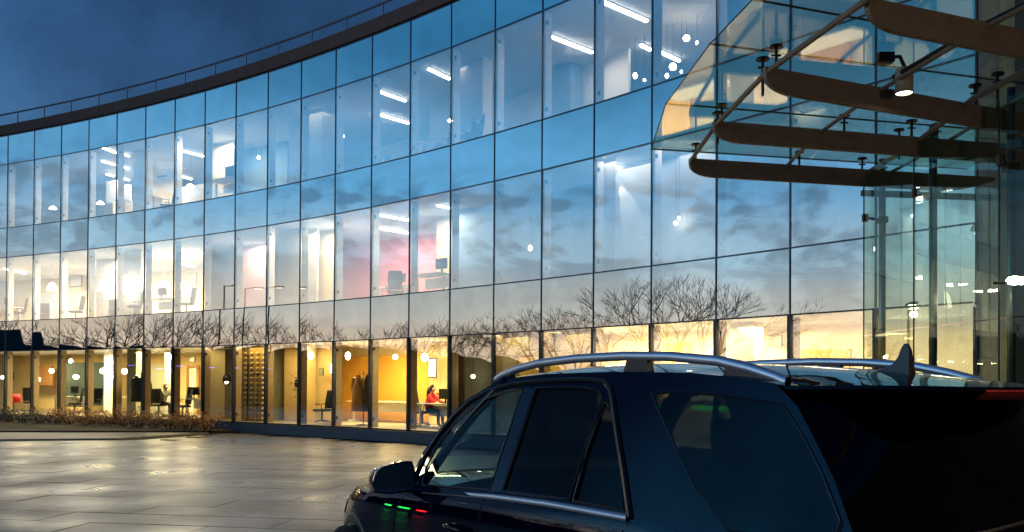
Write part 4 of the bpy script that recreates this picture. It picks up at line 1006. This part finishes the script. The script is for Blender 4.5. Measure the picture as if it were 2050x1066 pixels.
# headlamps, seats, dash, wheel
for sd in (1, -1):
    MB().grid([[(4.60 - .02 * a, sd * (.50 + .24 * a / 4), .80 - .03 * b + .02 * a / 4) if True else None for a in range(5)] for b in range(5)], flip=sd < 0)
    rows = []
    for w in (.74, .80, .86, .93): rows.append([(p_[0] + .008, p_[1] * 1.004, p_[2]) for p_ in [ringpt(w, sd * q) for q in (.42, .52, .62, .74, .86)]])
    MB().grid(rows, flip=sd < 0).build('headlamp', mat('lamp_lens', (.55, .55, .52), .08, .6, coat=1), car, smooth=True)
    rows = []
    for w in (.66, .74, .82, .9): rows.append([(p_[0] - .006, p_[1] * 1.004, p_[2]) for p_ in [ringpt(w, sd * q) for q in (2.1, 2.25, 2.4, 2.6, 2.75)]])
    MB().grid(rows, flip=sd < 0).build('tail_lamp', bm_, car, smooth=True)
for u, v in ((2.05, .38), (2.05, -.38), (1.25, .38), (1.25, -.38)):
    s_ = MB().box((u + .05, v, .72), (.5, .5, .16)); s_.add([(u - .18, v - .24, .74), (u - .02, v - .24, .74), (u - .02, v + .24, .74), (u - .18, v + .24, .74), (u - .30, v - .19, 1.26), (u - .22, v - .19, 1.27), (u - .22, v + .19, 1.27), (u - .30, v + .19, 1.26)], [(0, 3, 2, 1), (4, 5, 6, 7), (0, 1, 5, 4), (1, 2, 6, 5), (2, 3, 7, 6), (3, 0, 4, 7)])
    so_ = s_.build('car_seat', M_SEAT, car, bevel=.03); MB().box((u - .27, v, 1.40), (.08, .25, .18)).build('headrest', M_SEAT, so_, bevel=.03)
MB().box((2.95, 0, .92), (.5, 1.5, .22)).box((1.6, 0, .5), (3.2, 1.7, .1)).build('dashboard', M_SEAT, car, bevel=.03)
R = Matrix.Rotation(radians(65), 3, 'Y'); MB().tube([Vector((2.62, .38, 1.02)) + R @ Vector((.18 * cos(q), .18 * sin(q), 0)) for q in [2 * pi * k / 20 for k in range(21)]], .014, 6).build('steering_wheel', M_SEAT, car)
MB().box((4.796, 0, .62), (.03, .9, .22)).build('grille', M_TRIM, car, bevel=.02)

# ---------------------------------------------------------------- what stands to the west and shows as reflections in the glass
M_BARK = mat('dark_bark', (.022, .018, .015), .9)
def bare_tree(x, y, h, seed, label, spread=1.0, depth=6):
    rnd = random.Random(seed); t = thing('bare_tree', label, 'tree', (x, y, -.03), rnd.uniform(0, 6), 'bare trees across the plaza')
    tr = MB(); br = MB(); th = h * .24
    tr.tube([(0, 0, 0), (.05, 0, th * .5), (0, .04, th)], [.02 * h, .017 * h, .014 * h], 7); tr.build('trunk', M_BARK, t)
    def grow(p, d, ln, r, n):
        q = p + d * ln * .5 + Vector((rnd.uniform(-1, 1), rnd.uniform(-1, 1), 0)) * ln * .06; e = q + (d + Vector((rnd.uniform(-.2, .2), rnd.uniform(-.2, .2), .10))).normalized() * ln * .5
        br.tube([p, q, e], [r, r * .85, r * .66], 4 if n > 3 else 3, caps=False)
        if n == 0: return
        for k in range(rnd.choice((2, 3, 3)) if n > 1 else 3):
            dd = (d + Vector((rnd.gauss(0, 1), rnd.gauss(0, 1), rnd.gauss(0, .45))).normalized() * rnd.uniform(.45, .8) * spread).normalized()
            if dd.z < -.1: dd.z = .1
            grow(e, dd, ln * rnd.uniform(.66, .86), r * .64, n - 1)
    for k in range(5):
        a = 2 * pi * k / 5 + rnd.uniform(-.3, .3); grow(Vector((0, .04, th * rnd.uniform(.75, 1))), Vector((cos(a) * .75 * spread, sin(a) * .75 * spread, 1)).normalized(), h * .235, .0085 * h, depth - 1)
    br.build('branches', M_BARK, t)
for k, (x, y, h, s, lab) in enumerate([
    (-41, 15.6, 9.2, 1.05, 'broad bare tree mirrored in the four middle panes left of the canopy'), (-46, 10.5, 5.6, 1.0, 'bare tree mirrored in the second pane left of the lobby glass'),
    (-44, 20.2, 7.6, 1.05, 'slanting bare tree mirrored in the panes above the car mirror'), (-48, 24.5, 7.2, 1.0, 'bare tree mirrored above the woman in red'),
    (-50, 28.0, 7.4, 1.0, 'bare tree mirrored above the orange room'), (-52, 31.5, 7.6, 1.0, 'bare tree mirrored above the scalloped screen'),
    (-52, 35, 7.0, 1.1, 'bare tree mirrored right of the lamp post'), (-50, 36.5, 7.2, 1.1, 'bare tree mirrored above the right end of the hedge'), (-52, 41, 7, 1.1, 'bare tree mirrored at the far left end'),
    (-62, 4, 6.5, .9, 'small distant bare tree mirrored beside the lobby glass')]):
    bare_tree(x, y, h * 1.12, k + 3, lab, s, 6 if x > -45 else 5)
M_FARV = mat('far_hedge', (.018, .02, .016), .9, var=.4)
mb = MB(); y = -40
rr = random.Random(3); hh = 1.6
rows = []
while y < 70:
    hh = max(.6, min(1.5, hh + rr.gauss(0, .16))); hm = hh + (3.9 if y > 25 else 1.2 if y < 17 else 1.2 + 2.7 * (y - 17) / 8)
    rows.append([(-58 + rr.uniform(-.5, .5), y, -.03), (-58.6, y, hm * .7), (-59 + rr.uniform(-.3, .3), y, hm), (-60.5, y, hm * .6), (-61, y, -.03)]); y += .7
mb.grid(rows).build('far_hedgerow', M_FARV, kind='stuff')
M_HOUSE = mat('house_brick', (.06, .045, .04), .9); M_ROOF = mat('roof_slate', (.02, .02, .024), .8)
for x, y, w, h, lab in ((-57, 38, 6, 4.3, 'low dark house mirrored beside the roofline above the hedge'), (-57, 46, 7, 4.4, 'long dark house mirrored at the far left'), (-57, 33.5, 3, 4.1, 'small dark gabled house mirrored left of the lamp post')):
    t = thing('dark_house', lab, 'house', (x, y, 0))
    MB().box((0, 0, h / 2), (6, w, h)).build('wall', M_HOUSE, t)
    r = MB(); r.add([(-3.3, -w / 2 - .3, h), (3.3, -w / 2 - .3, h), (3.3, w / 2 + .3, h), (-3.3, w / 2 + .3, h), (0, -w / 2 - .3, h + 1.9), (0, w / 2 + .3, h + 1.9)], [(0, 1, 4), (3, 5, 2), (1, 2, 5, 4), (0, 4, 5, 3), (0, 3, 2, 1)]); r.build('roof', M_ROOF, t)
    MB().box((0, w * .3, h + 1.7), (.6, .6, 1.2)).build('chimney', M_HOUSE, t)
def post(x, y, h, rz, lab, e, al=1.6):
    t = thing('street_lamp', lab, 'street lamp', (x, y, -.03), rz, 'street lamps across the plaza')
    MB().tube([(0, 0, 0), (0, 0, 1.0), (0, 0, h)], [.09, .06, .045], 8).build('pole', M_DK, t)
    MB().tube([(0, 0, h - .05), (al, 0, h + .05)], .035, 6).build('arm', M_DK, t)
    MB().box((al + .35, 0, h + .05), (.7, .28, .10)).build('lamp_head', M_DK, t, bevel=.02); MB().box((al + .35, 0, h - .015), (.5, .2, .03)).build('lens', e, t)
E_ST = emis('street_glow', (1, .9, .75), 6); E_STB = emis('street_glow_blue', (.15, .12, 1.0), 10); E_STW = emis('street_glow_warm', (1, .8, .5), 30)
post(-40, 29.4, 8.4, -pi / 2, 'tall street lamp mirrored left of the pale pink wall', E_ST, .5)
post(-56, 9, 3.2, 1.0, 'low lit lamp mirrored in the first pane left of the lobby', E_STW, .5); post(-56, 7.2, 3.3, 1.0, 'low lit lamp mirrored beside the framed picture', E_STW, .5)
post(-56, 10.6, 3.9, 1.0, 'low violet lamp mirrored beside the framed picture', E_STB, .5); post(-57, 28.6, 3.2, 1.0, 'low blue lamp mirrored under the tall street lamp', E_STB, .5)

# warm street lamps of the forecourt: one beyond the left edge, one behind the viewpoint, one added by the car to light the canopy fins
for x, y, h, rz, pw, lab in ((-10.5, 11.5, 4.6, 0, 90, 'warm street lamp just beyond the left edge of the forecourt'), (4.6, .6, 3.3, pi / 2, 130, 'added warm lamp beyond the right edge, lighting the canopy fins'), (-7.5, -3.0, 6.0, pi / 2, 160, 'warm street lamp behind the viewpoint on the left')):
    post(x, y, h, rz, lab, E_STW, .5); o = [q for q in bpy.data.objects if q.name.startswith('street_lamp')][-1]
    pd = bpy.data.lights.new('lamp_beam', 'POINT'); pd.energy = pw; pd.color = (1, .74, .42); pd.shadow_soft_size = .12
    po = bpy.data.objects.new('lamp_beam', pd); COL.objects.link(po); po.location = (x + .85 * cos(rz), y + .85 * sin(rz), h - .25)

# green and red light strips added out of view to glint in the car's flank
for y, x, w, c, lab in ((16.4, -17.0, 1.3, (.02, 1, .10), 'added green light strip beyond the left edge, the nearer one'), (18.4, -17.5, 1.1, (.02, 1, .12), 'added green light strip beyond the left edge, the farther one'), (15.0, -16.6, .5, (1, .02, .02), 'added red light strip beyond the left edge')):
    t = thing('glint_light', lab, 'light', (x, y, 0), pi / 2 + .3)
    MB().box((0, 0, .7), (w, .08, .22)).build('light_strip', emis('sign_%s' % ('red' if c[0] > .5 else 'green'), c, 16), t); MB().box((0, .07, .7), (w + .1, .05, .3)).box((0, .07, .28), (.1, .05, .6)).build('stand', M_DK, t)
